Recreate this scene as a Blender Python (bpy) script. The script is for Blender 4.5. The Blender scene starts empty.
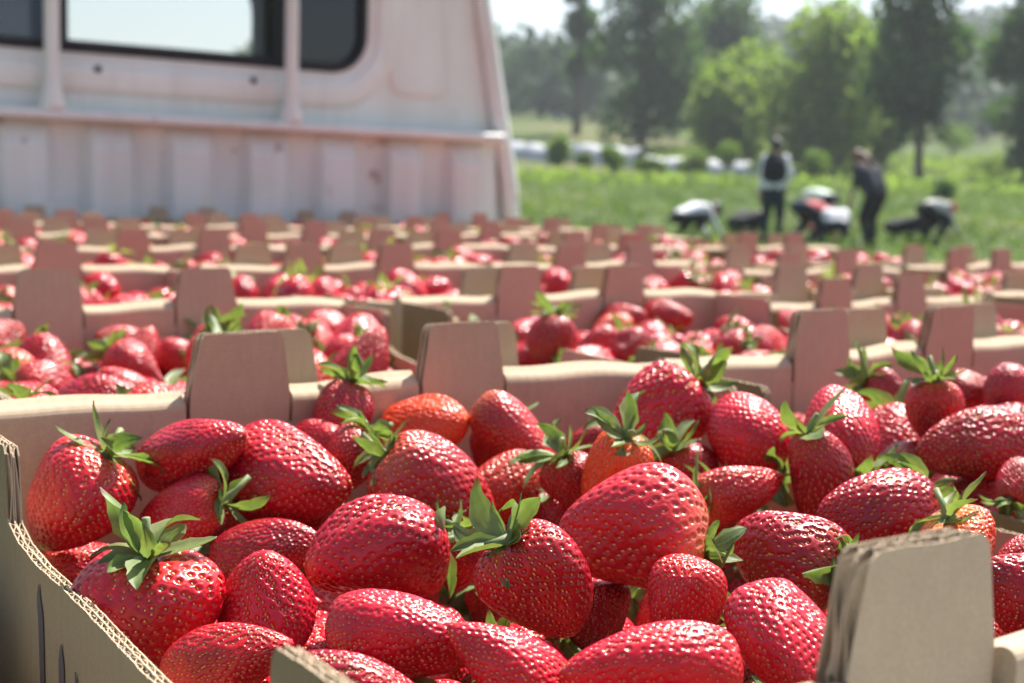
import bpy, bmesh, math, random
import numpy as np
from mathutils import Vector, Matrix, Quaternion
random.seed(7)
RNG = np.random.default_rng(7)
PI = math.pi
SC = bpy.context.scene
COL = SC.collection
ZC = 1.12                      # height of the camera above the ground beside the truck

# ------------------------------------------------------------------ helpers
def tag(o, label=None, cat=None, group=None, kind=None):
    if label: o['label'] = label
    if cat: o['category'] = cat
    if group: o['group'] = group
    if kind: o['kind'] = kind
    return o

def link(name, data, parent=None, loc=None):
    o = bpy.data.objects.new(name, data)
    COL.objects.link(o)
    if parent: o.parent = parent
    if loc is not None: o.location = loc
    return o

def np_mesh(name, V, F, mats=(), smooth=False, mat_idx=None, attrs=None):
    """V (n,3); F list of arrays of quads/tris"""
    me = bpy.data.meshes.new(name)
    V = np.asarray(V, np.float32)
    Fs = [np.asarray(f, np.int32) for f in F if len(f)]
    nl = sum(f.size for f in Fs); nf = sum(len(f) for f in Fs)
    me.vertices.add(len(V)); me.vertices.foreach_set('co', V.ravel())
    me.loops.add(nl); me.polygons.add(nf)
    me.loops.foreach_set('vertex_index', np.concatenate([f.ravel() for f in Fs]))
    tot = np.concatenate([np.full(len(f), f.shape[1], np.int32) for f in Fs])
    start = np.concatenate([[0], np.cumsum(tot)[:-1]]).astype(np.int32)
    me.polygons.foreach_set('loop_start', start)
    try: me.polygons.foreach_set('loop_total', tot)
    except Exception: pass
    me.polygons.foreach_set('use_smooth', np.full(nf, bool(smooth)))
    for m in mats: me.materials.append(m)
    if mat_idx is not None: me.polygons.foreach_set('material_index', np.asarray(mat_idx, np.int32))
    if attrs:
        for k, a in attrs.items():
            at = me.attributes.new(k, 'FLOAT', 'POINT'); at.data.foreach_set('value', np.asarray(a, np.float32))
    me.update(calc_edges=True); me.validate()
    return me

class MB:
    """collects shapes for one mesh"""
    def __init__(s): s.V = []; s.F4 = []; s.F3 = []; s.n = 0; s.FN = []
    def add(s, V, F4=(), F3=()):
        V = np.asarray(V, float).reshape(-1, 3)
        if len(F4): s.F4.append(np.asarray(F4, int) + s.n)
        if len(F3): s.F3.append(np.asarray(F3, int) + s.n)
        s.V.append(V); s.n += len(V)
    def box(s, x0, x1, y0, y1, z0, z1):
        V = [(x, y, z) for z in (z0, z1) for y in (y0, y1) for x in (x0, x1)]
        s.add(V, [(0, 2, 3, 1), (4, 5, 7, 6), (0, 1, 5, 4), (2, 6, 7, 3), (0, 4, 6, 2), (1, 3, 7, 5)])
    def tube(s, P, R, n=10, caps=True):
        P = np.asarray(P, float); R = np.broadcast_to(np.asarray(R, float), (len(P),))
        T = np.gradient(P, axis=0); T /= np.linalg.norm(T, axis=1)[:, None] + 1e-12
        up = np.array([0, 0, 1.]) if abs(T[0][2]) < .9 else np.array([1., 0, 0])
        A = np.cross(T[0], up); A /= np.linalg.norm(A)
        V = []
        th = np.linspace(0, 2*PI, n, endpoint=False)
        for p, t, r in zip(P, T, R):
            A = A - t*np.dot(A, t); A /= np.linalg.norm(A); B = np.cross(t, A)
            V.append(p + r*(np.cos(th)[:, None]*A + np.sin(th)[:, None]*B))
        m = len(P); V = np.concatenate(V)
        F = [(i*n+j, i*n+(j+1) % n, (i+1)*n+(j+1) % n, (i+1)*n+j) for i in range(m-1) for j in range(n)]
        F3 = []
        if caps:
            V = np.concatenate([V, [P[0], P[-1]]])
            F3 = [(m*n, (j+1) % n, j) for j in range(n)] + [(m*n+1, (m-1)*n+j, (m-1)*n+(j+1) % n) for j in range(n)]
        s.add(V, F, F3)
    def grid(s, G, flip=False):
        """G (a,b,3)"""
        G = np.asarray(G, float); a, b = G.shape[:2]
        i, j = np.meshgrid(np.arange(a-1), np.arange(b-1), indexing='ij')
        q = np.stack([i*b+j, i*b+j+1, (i+1)*b+j+1, (i+1)*b+j], -1).reshape(-1, 4)
        if flip: q = q[:, ::-1]
        s.add(G.reshape(-1, 3), q)
    def prism(s, poly, axis, a0, a1):
        """poly: 2D outline (star-shaped about its mean), extruded on axis from a0 to a1"""
        poly = np.asarray(poly, float); n = len(poly)
        def p3(u, v, w):
            return {'x': (w, u, v), 'y': (u, w, v), 'z': (u, v, w)}[axis]
        c = poly.mean(0)
        V = [p3(u, v, a0) for u, v in poly] + [p3(u, v, a1) for u, v in poly] + [p3(c[0], c[1], a0), p3(c[0], c[1], a1)]
        s.add(V, [(i, (i+1) % n, n+(i+1) % n, n+i) for i in range(n)],
              [(2*n, (i+1) % n, i) for i in range(n)] + [(2*n+1, n+i, n+(i+1) % n) for i in range(n)])
    def mesh(s, name, mats, smooth=False, mi=None, attrs=None):
        if not isinstance(mats, (list, tuple)): mats = [mats]
        F = []
        if s.F4: F.append(np.concatenate(s.F4))
        if s.F3: F.append(np.concatenate(s.F3))
        return np_mesh(name, np.concatenate(s.V), F, mats, smooth, mi, attrs)
    def build(s, name, mats, parent=None, smooth=False, loc=None):
        me = s.mesh(name, mats, smooth)
        return link(name, me, parent, loc)

def fix_normals(o):
    bm = bmesh.new(); bm.from_mesh(o.data); bmesh.ops.recalc_face_normals(bm, faces=bm.faces); bm.to_mesh(o.data); bm.free()
    return o

# ------------------------------------------------------------------ materials
def new_mat(name):
    m = bpy.data.materials.new(name); m.use_nodes = True
    nt = m.node_tree; b = nt.nodes['Principled BSDF']
    return m, nt, b
def N(nt, typ, **kw):
    n = nt.nodes.new(typ)
    for k, v in kw.items():
        if k.startswith('i_'):
            key = k[2:]
            n.inputs[int(key) if key.isdigit() else key.replace('_', ' ')].default_value = v
        else: setattr(n, k, v)
    return n
def ramp(nt, stops):
    r = N(nt, 'ShaderNodeValToRGB'); e = r.color_ramp.elements
    while len(e) > 1: e.remove(e[-1])
    e[0].position, e[0].color = stops[0][0], (*stops[0][1], 1) if len(stops[0][1]) == 3 else stops[0][1]
    for p, c in stops[1:]:
        x = e.new(p); x.color = (*c, 1) if len(c) == 3 else c
    return r
def L_(nt, a, b): nt.links.new(a, b)
def mixc(nt, fac, a, b, blend='MIX'):
    m = N(nt, 'ShaderNodeMix', data_type='RGBA', blend_type=blend)
    for s, v in ((0, fac), (6, a), (7, b)):
        if hasattr(v, 'is_output') or isinstance(v, bpy.types.NodeSocket): L_(nt, v, m.inputs[s])
        else: m.inputs[s].default_value = v if s == 0 else (*v, 1)
    return m.outputs[2]
def noise(nt, scale, detail=4, rough=.55, coord='Object', vec=None):
    n = N(nt, 'ShaderNodeTexNoise'); n.inputs['Scale'].default_value = scale
    n.inputs['Detail'].default_value = detail; n.inputs['Roughness'].default_value = rough
    if vec is None: vec = N(nt, 'ShaderNodeTexCoord').outputs[coord]
    L_(nt, vec, n.inputs['Vector'])
    return n.outputs['Fac']
def bump(nt, b, height, strength, dist):
    n = N(nt, 'ShaderNodeBump'); n.inputs['Strength'].default_value = strength; n.inputs['Distance'].default_value = dist
    L_(nt, height, n.inputs['Height']); L_(nt, n.outputs[0], b.inputs['Normal'])
    return n
def simple(name, col, rough=.6, metal=0., var=.25, nscale=8., bstr=0., bdist=.01):
    m, nt, b = new_mat(name)
    f = noise(nt, nscale)
    d = tuple(c*(1-var) for c in col); l = tuple(min(1, c*(1+var)) for c in col)
    r = ramp(nt, [(.3, d), (.7, l)]); L_(nt, f, r.inputs[0]); L_(nt, r.outputs[0], b.inputs['Base Color'])
    b.inputs['Roughness'].default_value = rough; b.inputs['Metallic'].default_value = metal
    if bstr: bump(nt, b, f, bstr, bdist)
    return m

def strawberry_material(name, low):
    m, nt, b = new_mat(name)
    oi = N(nt, 'ShaderNodeObjectInfo')
    tc = N(nt, 'ShaderNodeTexCoord')
    add = N(nt, 'ShaderNodeVectorMath', operation='ADD')
    L_(nt, tc.outputs['Object'], add.inputs[0])
    sc_ = N(nt, 'ShaderNodeVectorMath', operation='SCALE'); sc_.inputs['Scale'].default_value = 37.
    cmb = N(nt, 'ShaderNodeCombineXYZ'); L_(nt, oi.outputs['Random'], cmb.inputs[0]); L_(nt, oi.outputs['Random'], cmb.inputs[1])
    L_(nt, cmb.outputs[0], sc_.inputs[0]); L_(nt, sc_.outputs[0], add.inputs[1])
    n1 = noise(nt, 2.2 if not low else 30, 3, .5, vec=add.outputs[0])
    red = ramp(nt, [(.25, (.25, .004, .013)), (.5, (.44, .007, .022)), (.78, (.59, .016, .032))])
    L_(nt, n1, red.inputs[0])
    col = red.outputs[0]
    if not low:
        # paler shoulder beside the calyx, as strongly as the object's own ripeness says
        at = N(nt, 'ShaderNodeAttribute', attribute_name='along')
        mr = N(nt, 'ShaderNodeMapRange', interpolation_type='SMOOTHSTEP')
        mr.inputs[1].default_value = .27; mr.inputs[2].default_value = 0.; mr.inputs[3].default_value = 0.; mr.inputs[4].default_value = 1.
        n2 = noise(nt, 3.1, 3, .6, vec=add.outputs[0])
        ja = N(nt, 'ShaderNodeMath', operation='MULTIPLY_ADD'); ja.inputs[1].default_value = .35; 
        L_(nt, n2, ja.inputs[0])
        sub = N(nt, 'ShaderNodeMath', operation='SUBTRACT'); sub.inputs[1].default_value = .17
        L_(nt, at.outputs['Fac'], sub.inputs[0]); L_(nt, sub.outputs[0], ja.inputs[2])
        L_(nt, ja.outputs[0], mr.inputs[0])
        mul = N(nt, 'ShaderNodeMath', operation='MULTIPLY'); L_(nt, mr.outputs[0], mul.inputs[0]); L_(nt, oi.outputs['Alpha'], mul.inputs[1])
        pale = mixc(nt, mul.outputs[0], (.74, .10, .03), (.78, .55, .24))
        col = mixc(nt, mul.outputs[0], col, pale)
        # whole-berry orange tint for the less ripe ones
        pw = N(nt, 'ShaderNodeMath', operation='POWER'); pw.inputs[1].default_value = 2.5; L_(nt, oi.outputs['Alpha'], pw.inputs[0])
        pm = N(nt, 'ShaderNodeMath', operation='MULTIPLY'); pm.inputs[1].default_value = .85; L_(nt, pw.outputs[0], pm.inputs[0])
        col = mixc(nt, pm.outputs[0], col, (.72, .085, .018))
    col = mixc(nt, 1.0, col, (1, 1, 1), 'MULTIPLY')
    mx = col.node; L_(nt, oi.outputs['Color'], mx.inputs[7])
    L_(nt, col, b.inputs['Base Color'])
    b.inputs['Subsurface Weight'].default_value = .2 if not low else 0.
    b.inputs['Subsurface Radius'].default_value = (1, .18, .1)
    b.inputs['Subsurface Scale'].default_value = .005
    rn = noise(nt, 5, 2, .5, vec=add.outputs[0])
    rr = ramp(nt, [(.3, (.23,)*3), (.75, (.35,)*3)]); L_(nt, rn, rr.inputs[0]); L_(nt, rr.outputs[0], b.inputs['Roughness'])
    b.inputs['Specular IOR Level'].default_value = .5
    fine = noise(nt, 26 if not low else 300, 2, .5, vec=add.outputs[0])
    if low:
        vo = N(nt, 'ShaderNodeTexVoronoi'); vo.inputs['Scale'].default_value = 290.; L_(nt, tc.outputs['Object'], vo.inputs['Vector'])
        bump(nt, b, vo.outputs['Distance'], .9, .0016)
        sd = ramp(nt, [(.10, (1, 1, 1)), (.2, (0, 0, 0))]); L_(nt, vo.outputs['Distance'], sd.inputs[0])
        c2 = mixc(nt, sd.outputs[0], col, (.5, .28, .06)); L_(nt, c2, b.inputs['Base Color'])
    else:
        bump(nt, b, fine, .06, .01)
    return m

M = {}
M['berry'] = strawberry_material('strawberry_flesh', False)
M['berry_far'] = strawberry_material('strawberry_flesh_far', True)
m, nt, b = new_mat('strawberry_seed'); 
f = noise(nt, 9, 1); r = ramp(nt, [(.35, (.55, .20, .04)), (.5, (.64, .40, .10)), (.7, (.72, .56, .20))]); L_(nt, f, r.inputs[0]); L_(nt, r.outputs[0], b.inputs['Base Color'])
b.inputs['Roughness'].default_value = .38; M['seed'] = m

def leaf_material(name, stops, transl=.45, rough=.5, attr='tone', tr_col=(1.6, 1.9, .5)):
    m, nt, b = new_mat(name)
    at = N(nt, 'ShaderNodeAttribute', attribute_name=attr)
    r = ramp(nt, stops); L_(nt, at.outputs['Fac'], r.inputs[0])
    n = noise(nt, 6., 3)
    c = mixc(nt, .35, r.outputs[0], r.outputs[0]); 
    r2 = ramp(nt, [(.3, (.72, .75, .7)), (.7, (1.2, 1.18, 1.1))]); L_(nt, n, r2.inputs[0])
    c = mixc(nt, 1., r.outputs[0], r2.outputs[0], 'MULTIPLY')
    L_(nt, c, b.inputs['Base Color']); b.inputs['Roughness'].default_value = rough
    b.inputs['Specular IOR Level'].default_value = .35
    t = N(nt, 'ShaderNodeBsdfTranslucent')
    tcn = mixc(nt, 1., c, tr_col, 'MULTIPLY'); L_(nt, tcn, t.inputs['Color'])
    mx = N(nt, 'ShaderNodeMixShader'); mx.inputs[0].default_value = transl
    out = nt.nodes['Material Output']
    L_(nt, b.outputs[0], mx.inputs[1]); L_(nt, t.outputs[0], mx.inputs[2]); L_(nt, mx.outputs[0], out.inputs['Surface'])
    return m
M['calyx'] = leaf_material('calyx_green', [(0., (.32, .36, .22)), (.18, (.22, .28, .12)), (.5, (.17, .235, .085)), (.9, (.11, .18, .065)), (1., (.17, .105, .05))], .36, .5, 'tone', (1.2, 1.32, .6))

def cardboard(name, base, axis='X', stripes=True):
    m, nt, b = new_mat(name)
    tc = N(nt, 'ShaderNodeTexCoord')
    f1 = noise(nt, 14, 5, .6, vec=tc.outputs['Object'])
    mp = N(nt, 'ShaderNodeMapping'); mp.inputs['Scale'].default_value = (260, 260, 90); L_(nt, tc.outputs['Object'], mp.inputs['Vector'])
    f2 = noise(nt, 1., 3, .6, vec=mp.outputs[0])
    c1 = ramp(nt, [(.25, tuple(x*.9 for x in base)), (.75, tuple(x*1.07 for x in base))]); L_(nt, f1, c1.inputs[0])
    c2 = ramp(nt, [(.2, (.95, .945, .94)), (.8, (1.04, 1.04, 1.04))]); L_(nt, f2, c2.inputs[0])
    c = mixc(nt, 1., c1.outputs[0], c2.outputs[0], 'MULTIPLY')
    f3 = noise(nt, 900, 2, .5, vec=tc.outputs['Object']); c3 = ramp(nt, [(.3, (.92, .915, .91)), (.7, (1.05, 1.05, 1.05))]); L_(nt, f3, c3.inputs[0]); c = mixc(nt, 1., c, c3.outputs[0], 'MULTIPLY')
    f4 = noise(nt, 23, 3, .5, vec=tc.outputs['Object']); c4 = ramp(nt, [(.70, (0, 0, 0)), (.76, (.55, .55, .55))]); L_(nt, f4, c4.inputs[0]); c = mixc(nt, c4.outputs[0], c, (.30, .12, .09))
    L_(nt, c, b.inputs['Base Color']); b.inputs['Roughness'].default_value = .82; b.inputs['Specular IOR Level'].default_value = .25
    h = f2
    if stripes:
        w = N(nt, 'ShaderNodeTexWave', wave_type='BANDS', bands_direction=axis); w.inputs['Scale'].default_value = .314/.0062
        w.inputs['Distortion'].default_value = .6; w.inputs['Detail'].default_value = 1.
        L_(nt, tc.outputs['Object'], w.inputs['Vector'])
        ad = N(nt, 'ShaderNodeMath', operation='MULTIPLY_ADD'); ad.inputs[1].default_value = .55; L_(nt, w.outputs['Fac'], ad.inputs[0]); L_(nt, f2, ad.inputs[2]); h = ad.outputs[0]
        bump(nt, b, h, .16, .0007)
    else: bump(nt, b, h, .2, .0008)
    return m
KRAFT = (.455, .355, .245)
M['card'] = cardboard('kraft_cardboard', KRAFT, 'X')
M['card_y'] = cardboard('kraft_cardboard_side', KRAFT, 'Y')
M['card_out_shade'] = cardboard('shade_toned_outer_liner', (.235, .17, .095), 'Y')  # kraft darkened so the colour carries the shade on the outer side walls
M['card_in'] = cardboard('kraft_cardboard_floor', tuple(x*.9 for x in KRAFT), 'X', False)
M['ink'] = simple('dark_print_ink', (.045, .028, .034), .7, var=.2, nscale=200)

# ------------------------------------------------------------------ strawberries
def berry_geo(seed, p, q, aspect, nth, nt_, flat=0., lobes=.05, seeds=True, spacing=.079):
    """surface of revolution r ~ t^p (1-t)^q, lumpy, dimpled round each seed; width 1, long axis +z to the stem"""
    rg = np.random.default_rng(seed)
    s = np.linspace(0, 1, nt_); t = (1-np.cos(PI*s))/2
    th = np.linspace(0, 2*PI, nth, endpoint=False)
    rr = t**p*(1-t)**q; rr = rr/rr.max()*.5
    tt, TH = np.meshgrid(t, th, indexing='ij'); Rr = np.repeat(rr[:, None], nth, 1)
    ph = rg.uniform(0, 2*PI, 6)
    lump = 1+lobes*np.sin(2*TH+ph[0]+1.5*tt)+.6*lobes*np.sin(3*TH+ph[1]-2*tt)+.35*lobes*np.sin(5*TH+ph[2]+5*tt)+.5*lobes*np.sin(6*tt+ph[3]+TH)
    Rl = Rr*lump
    bend = .06*rg.normal()*np.sin(PI*tt)
    X = Rl*np.cos(TH)+bend; Y = Rl*np.sin(TH)*(1-flat*tt**.6)
    Z = aspect*(.5-tt) - .07*np.exp(-(Rl/.16)**2)*(tt < .5) + .03*np.sin(TH*2+ph[4])*np.sin(PI*tt)
    G = np.stack([X, Y, Z], -1)
    du = np.gradient(G, axis=0); Gp = np.concatenate([G[:, -1:], G, G[:, :1]], 1); dv = (Gp[:, 2:]-Gp[:, :-2])/2
    Nn = np.cross(du, dv); ln = np.linalg.norm(Nn, axis=2, keepdims=True); Nn = Nn/np.maximum(ln, 1e-9)
    if np.mean(np.sum(Nn*(G-G.mean((0, 1))), 2)) < 0: Nn = -Nn
    V = G.copy(); seedV = []; seedF = []
    if seeds:
        ds = np.linalg.norm(np.diff(np.stack([rr, aspect*(.5-t)], -1), axis=0), axis=1)
        area = np.concatenate([[0], np.cumsum(2*PI*(rr[1:]+rr[:-1])/2*ds)])
        n = int(area[-1]/spacing**2*1.1)
        k = np.arange(n)
        af = (k+.5)/n; tk = np.interp(af*area[-1], area, s)
        tk += rg.normal(0, .004, n); thk = (k*PI*(3-math.sqrt(5))+rg.normal(0, .045, n)) % (2*PI)
        si = np.clip(tk*(nt_-1), 1, nt_-2); ti = thk/(2*PI)*nth
        i0 = si.astype(int); j0 = ti.astype(int) % nth
        fi = (si-i0)[:, None]; fj = (ti-ti.astype(int))[:, None]; j1 = (j0+1) % nth
        C = (G[i0, j0]*(1-fi)*(1-fj)+G[i0+1, j0]*fi*(1-fj)+G[i0, j1]*(1-fi)*fj+G[i0+1, j1]*fi*fj)
        Nc = Nn[i0, j0]
        keep = (Rr[i0, j0] > .055)
        C, Nc, i0, j0, tks = C[keep], Nc[keep], i0[keep], j0[keep], tk[keep]
        # nearest and second nearest seed for each vertex, rows processed in bands
        F1 = np.full(G.shape[:2], 9.); F2 = np.full(G.shape[:2], 9.)
        for i in range(nt_):
            sel = np.abs(C[:, 2]-G[i, :, 2].mean()) < .32
            if not sel.any(): continue
            d = np.linalg.norm(G[i][:, None]-C[sel][None], axis=2)
            if d.shape[1] > 1:
                pp = np.partition(d, 1, axis=1); F1[i] = pp[:, 0]; F2[i] = pp[:, 1]
        loc = spacing*rg.uniform(.95, 1.05)
        u = np.clip(F1/(loc*.49), 0, 1)
        dim = 1-u*u*(3-2*u)
        edge = np.clip((F2-F1)/(loc*.5), 0, 1)
        fade = np.clip((Rr-.06)/.14, 0, 1)
        amp = .031*(1+.35*np.sin(TH*1.0+ph[5]))
        V = G + Nn*((-amp*dim + .004*(1-(1-edge)**2))*fade)[..., None]
        # seeds: little flattened drops
        a = np.linspace(0, 2*PI, 7, endpoint=False); ring = []
        lat = [(-.9, .35), (-.35, .95), (.35, .85), (.92, .25)]
        for c_, n_, i_, j_ in zip(C, Nc, i0, j0):
            ax = du[i_, j_]/(np.linalg.norm(du[i_, j_])+1e-9); ay = np.cross(n_, ax)
            L = .0185*rg.uniform(.85, 1.15); Wd = L*.56; H = .0085
            base = c_ - n_*(.0222*np.interp(np.hypot(c_[0], c_[1]), [.06, .2], [.2, 1]))+n_*.003
            off = len(seedV)*30
            vs = [base+ax*(L*la)+ay*(Wd*ra*math.cos(x))+n_*(H*ra*math.sin(x)) for la, ra in lat for x in a]
            vs += [base-ax*L, base+ax*L]
            seedV.append(vs)
            f = [(off+i*7+j, off+i*7+(j+1) % 7, off+(i+1)*7+(j+1) % 7, off+(i+1)*7+j) for i in range(3) for j in range(7)]
            f3 = [(off+28, off+(j+1) % 7, off+j, off+j) for j in range(7)]
            seedF.append((f, [(off+28, off+(j+1) % 7, off+j) for j in range(7)]+[(off+29, off+21+j, off+21+(j+1) % 7) for j in range(7)]))
    return V, tt, seedV, seedF

def berry_mesh(name, seed, p, q, aspect, hi=True, **kw):
    nth, nt_ = (248, 176) if hi else (14, 12)
    V, tt, sv, sf = berry_geo(seed, p, q, aspect, nth, nt_, seeds=hi, **kw)
    a, b_ = V.shape[:2]
    i, j = np.meshgrid(np.arange(a-1), np.arange(b_), indexing='ij'); j1 = (j+1) % b_
    q4 = np.stack([i*b_+j, (i+1)*b_+j, (i+1)*b_+j1, i*b_+j1], -1).reshape(-1, 4)
    VV = V.reshape(-1, 3); nflesh = len(q4)
    F = [q4]; mi = np.zeros(nflesh, int)
    al = tt.ravel()
    if hi:
        n0 = len(VV); S = np.array(sv).reshape(-1, 3)
        f4 = np.array([x for f, _ in sf for x in f])+n0; f3 = np.array([x for _, f in sf for x in f])+n0
        VV = np.concatenate([VV, S]); F += [f4, f3]; mi = np.concatenate([mi, np.ones(len(f4)+len(f3), int)])
        al = np.concatenate([al, np.full(len(S), .5)])
        return np_mesh(name, VV, F, [M['berry'], M['seed']], True, mi, {'along': al})
    return VV, q4

TYPES = {'c': [(.31, .68, 1.28, .0, .06), (.36, .76, 1.38, .1, .07), (.29, .62, 1.18, .0, .08)],
         'r': [(.42, .50, 1.06, .0, .04), (.40, .55, 1.14, .08, .06)],
         'l': [(.36, .66, 1.7, .0, .06), (.40, .60, 1.85, .1, .07)],
         'b': [(.29, .56, 1.0, .0, .08), (.31, .62, 1.16, .12, .08)]}
PROTO = {}; PROTO_FAR = []
sd = 100
for k, lst in TYPES.items():
    for (p, q, asp, flat, lob) in lst:
        sd += 1
        PROTO.setdefault(k, []).append((berry_mesh('strawberry', sd, p, q, asp, flat=flat, lobes=lob), asp))
for (p, q, asp, flat, lob) in (TYPES['c'][0], TYPES['r'][0], TYPES['l'][0]):
    sd += 1; PROTO_FAR.append((*berry_mesh('s', sd, p, q, asp, hi=False, flat=flat, lobes=lob), asp))

def calyx_geo(seed, style, hi=True):
    rg = np.random.default_rng(seed)
    mb = MB(); tone = []
    n = int(rg.integers(10, 15)) if hi else 6
    ns, nw = (11, 7) if hi else (3, 2)
    for k in range(n):
        a = 2*PI*k/n+rg.normal(0, .16); outer = k % 2
        L = rg.uniform(.36, .72)*(1 if outer else .8); wd = L*rg.uniform(.17, .29)
        if style == 'up': e0 = rg.uniform(-.1, .9); e1 = e0+rg.uniform(-1., .9)
        elif style == 'flat': e0 = rg.uniform(-.1, .35); e1 = e0-rg.uniform(.3, 1.0)
        else: e0 = rg.uniform(-.2, .9); e1 = e0+rg.uniform(-1.7, 1.1)
        tw = rg.normal(0, .8); cup = rg.uniform(.05, .9); side = rg.normal(0, .5); brown = rg.random() < .3
        s = np.linspace(0, 1, ns); ang = e0+(e1-e0)*s; azi = a+side*s*s
        step = L/(ns-1)
        r = .05+np.concatenate([[0], np.cumsum(np.cos((ang[1:]+ang[:-1])/2)*step)])
        z = .01+np.concatenate([[0], np.cumsum(np.sin((ang[1:]+ang[:-1])/2)*step)])
        wp = wd*(np.clip(s*1.5+.30, 0, 1))*np.sin(PI*np.clip(.5+s*.5, 0, 1))**.62*(1+.10*np.sin(s*19+k))
        wp[-1] = .004*(1 if hi else 3)
        G = np.zeros((ns, nw, 3))
        for i in range(ns):
            er = np.array([math.cos(azi[i]), math.sin(azi[i]), 0]); et = np.array([-math.sin(azi[i]), math.cos(azi[i]), 0])
            up = np.array([0, 0, 1.])*math.cos(ang[i])-er*math.sin(ang[i])
            tt = tw*s[i]
            e1_ = et*math.cos(tt)+up*math.sin(tt); e2_ = up*math.cos(tt)-et*math.sin(tt)
            for j, v in enumerate(np.linspace(-1, 1, nw)):
                vein = .010*math.cos(v*PI*3)*(1-abs(v)) if hi else 0
                G[i, j] = er*r[i]+np.array([0, 0, z[i]])+e1_*(wp[i]*v)+e2_*(cup*wp[i]*(v*v)*.9+vein)
        mb.grid(G)
        tn = np.repeat(np.clip(.12+.9*s+rg.normal(0, .07), 0, 1)[:, None], nw, 1)*(1-.45*np.abs(np.linspace(-1, 1, nw))**3)*.9
        if brown and hi: tn[-2:] = 1.
        tone.append(tn.ravel())
    # receptacle collar and stub of the stalk
    if hi:
        bend = rg.normal(0, .09, 2); ln = rg.uniform(.10, .34)
        P = [(0, 0, -.05), (0, 0, .03), (bend[0]*.4, bend[1]*.4, .03+ln*.5), (bend[0], bend[1], .03+ln)]
        n0 = mb.n; mb.tube(P, [.085, .065, .034, .036], 9); tone.append(np.full(mb.n-n0, .1))
    return mb, np.concatenate(tone)

CALYX = {}
for si, st in enumerate(('up', 'flat', 'mix')):
    for v in range(5):
        mb, tn = calyx_geo(300+si*20+v, st)
        CALYX.setdefault(st, []).append(mb.mesh('calyx', M['calyx'], True, attrs={'tone': tn}))
CALYX_FAR = [calyx_geo(400+v, 'mix', False) for v in range(3)]

def axis_quat(u, roll):
    return Vector(u).normalized().to_track_quat('Z', 'Y') @ Quaternion((0, 0, 1), roll)

BERRIES = 'strawberries heaped in the cardboard trays'
def add_strawberry(pos, u, L, W, typ, unripe, style, label, rg, group=BERRIES, shade=None):
    me, asp = PROTO[typ][int(rg.integers(len(PROTO[typ])))]
    o = link('strawberry', me)
    o.location = (pos[0], pos[1], pos[2]+ZC); o.rotation_mode = 'QUATERNION'; o.rotation_quaternion = axis_quat(u, rg.uniform(0, 2*PI))
    zs = L/(asp*W)
    o.scale = (W, W, W*zs)
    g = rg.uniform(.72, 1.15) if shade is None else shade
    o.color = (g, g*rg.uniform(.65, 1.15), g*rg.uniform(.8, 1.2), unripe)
    tag(o, label, 'strawberry', group)
    if style in CALYX:
        c = link('calyx', CALYX[style][int(rg.integers(5))], o)
        c.location = (0, 0, asp*.5-.035); c.scale = (1, 1, 1/zs)
        sc_ = rg.uniform(.78, 1.02)*min(1.6, max(.92, .037/W)); c.scale = (sc_, sc_, sc_/zs)
        c.rotation_euler = (rg.normal(0, .12), rg.normal(0, .12), rg.uniform(0, 6.28))
    return o
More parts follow.
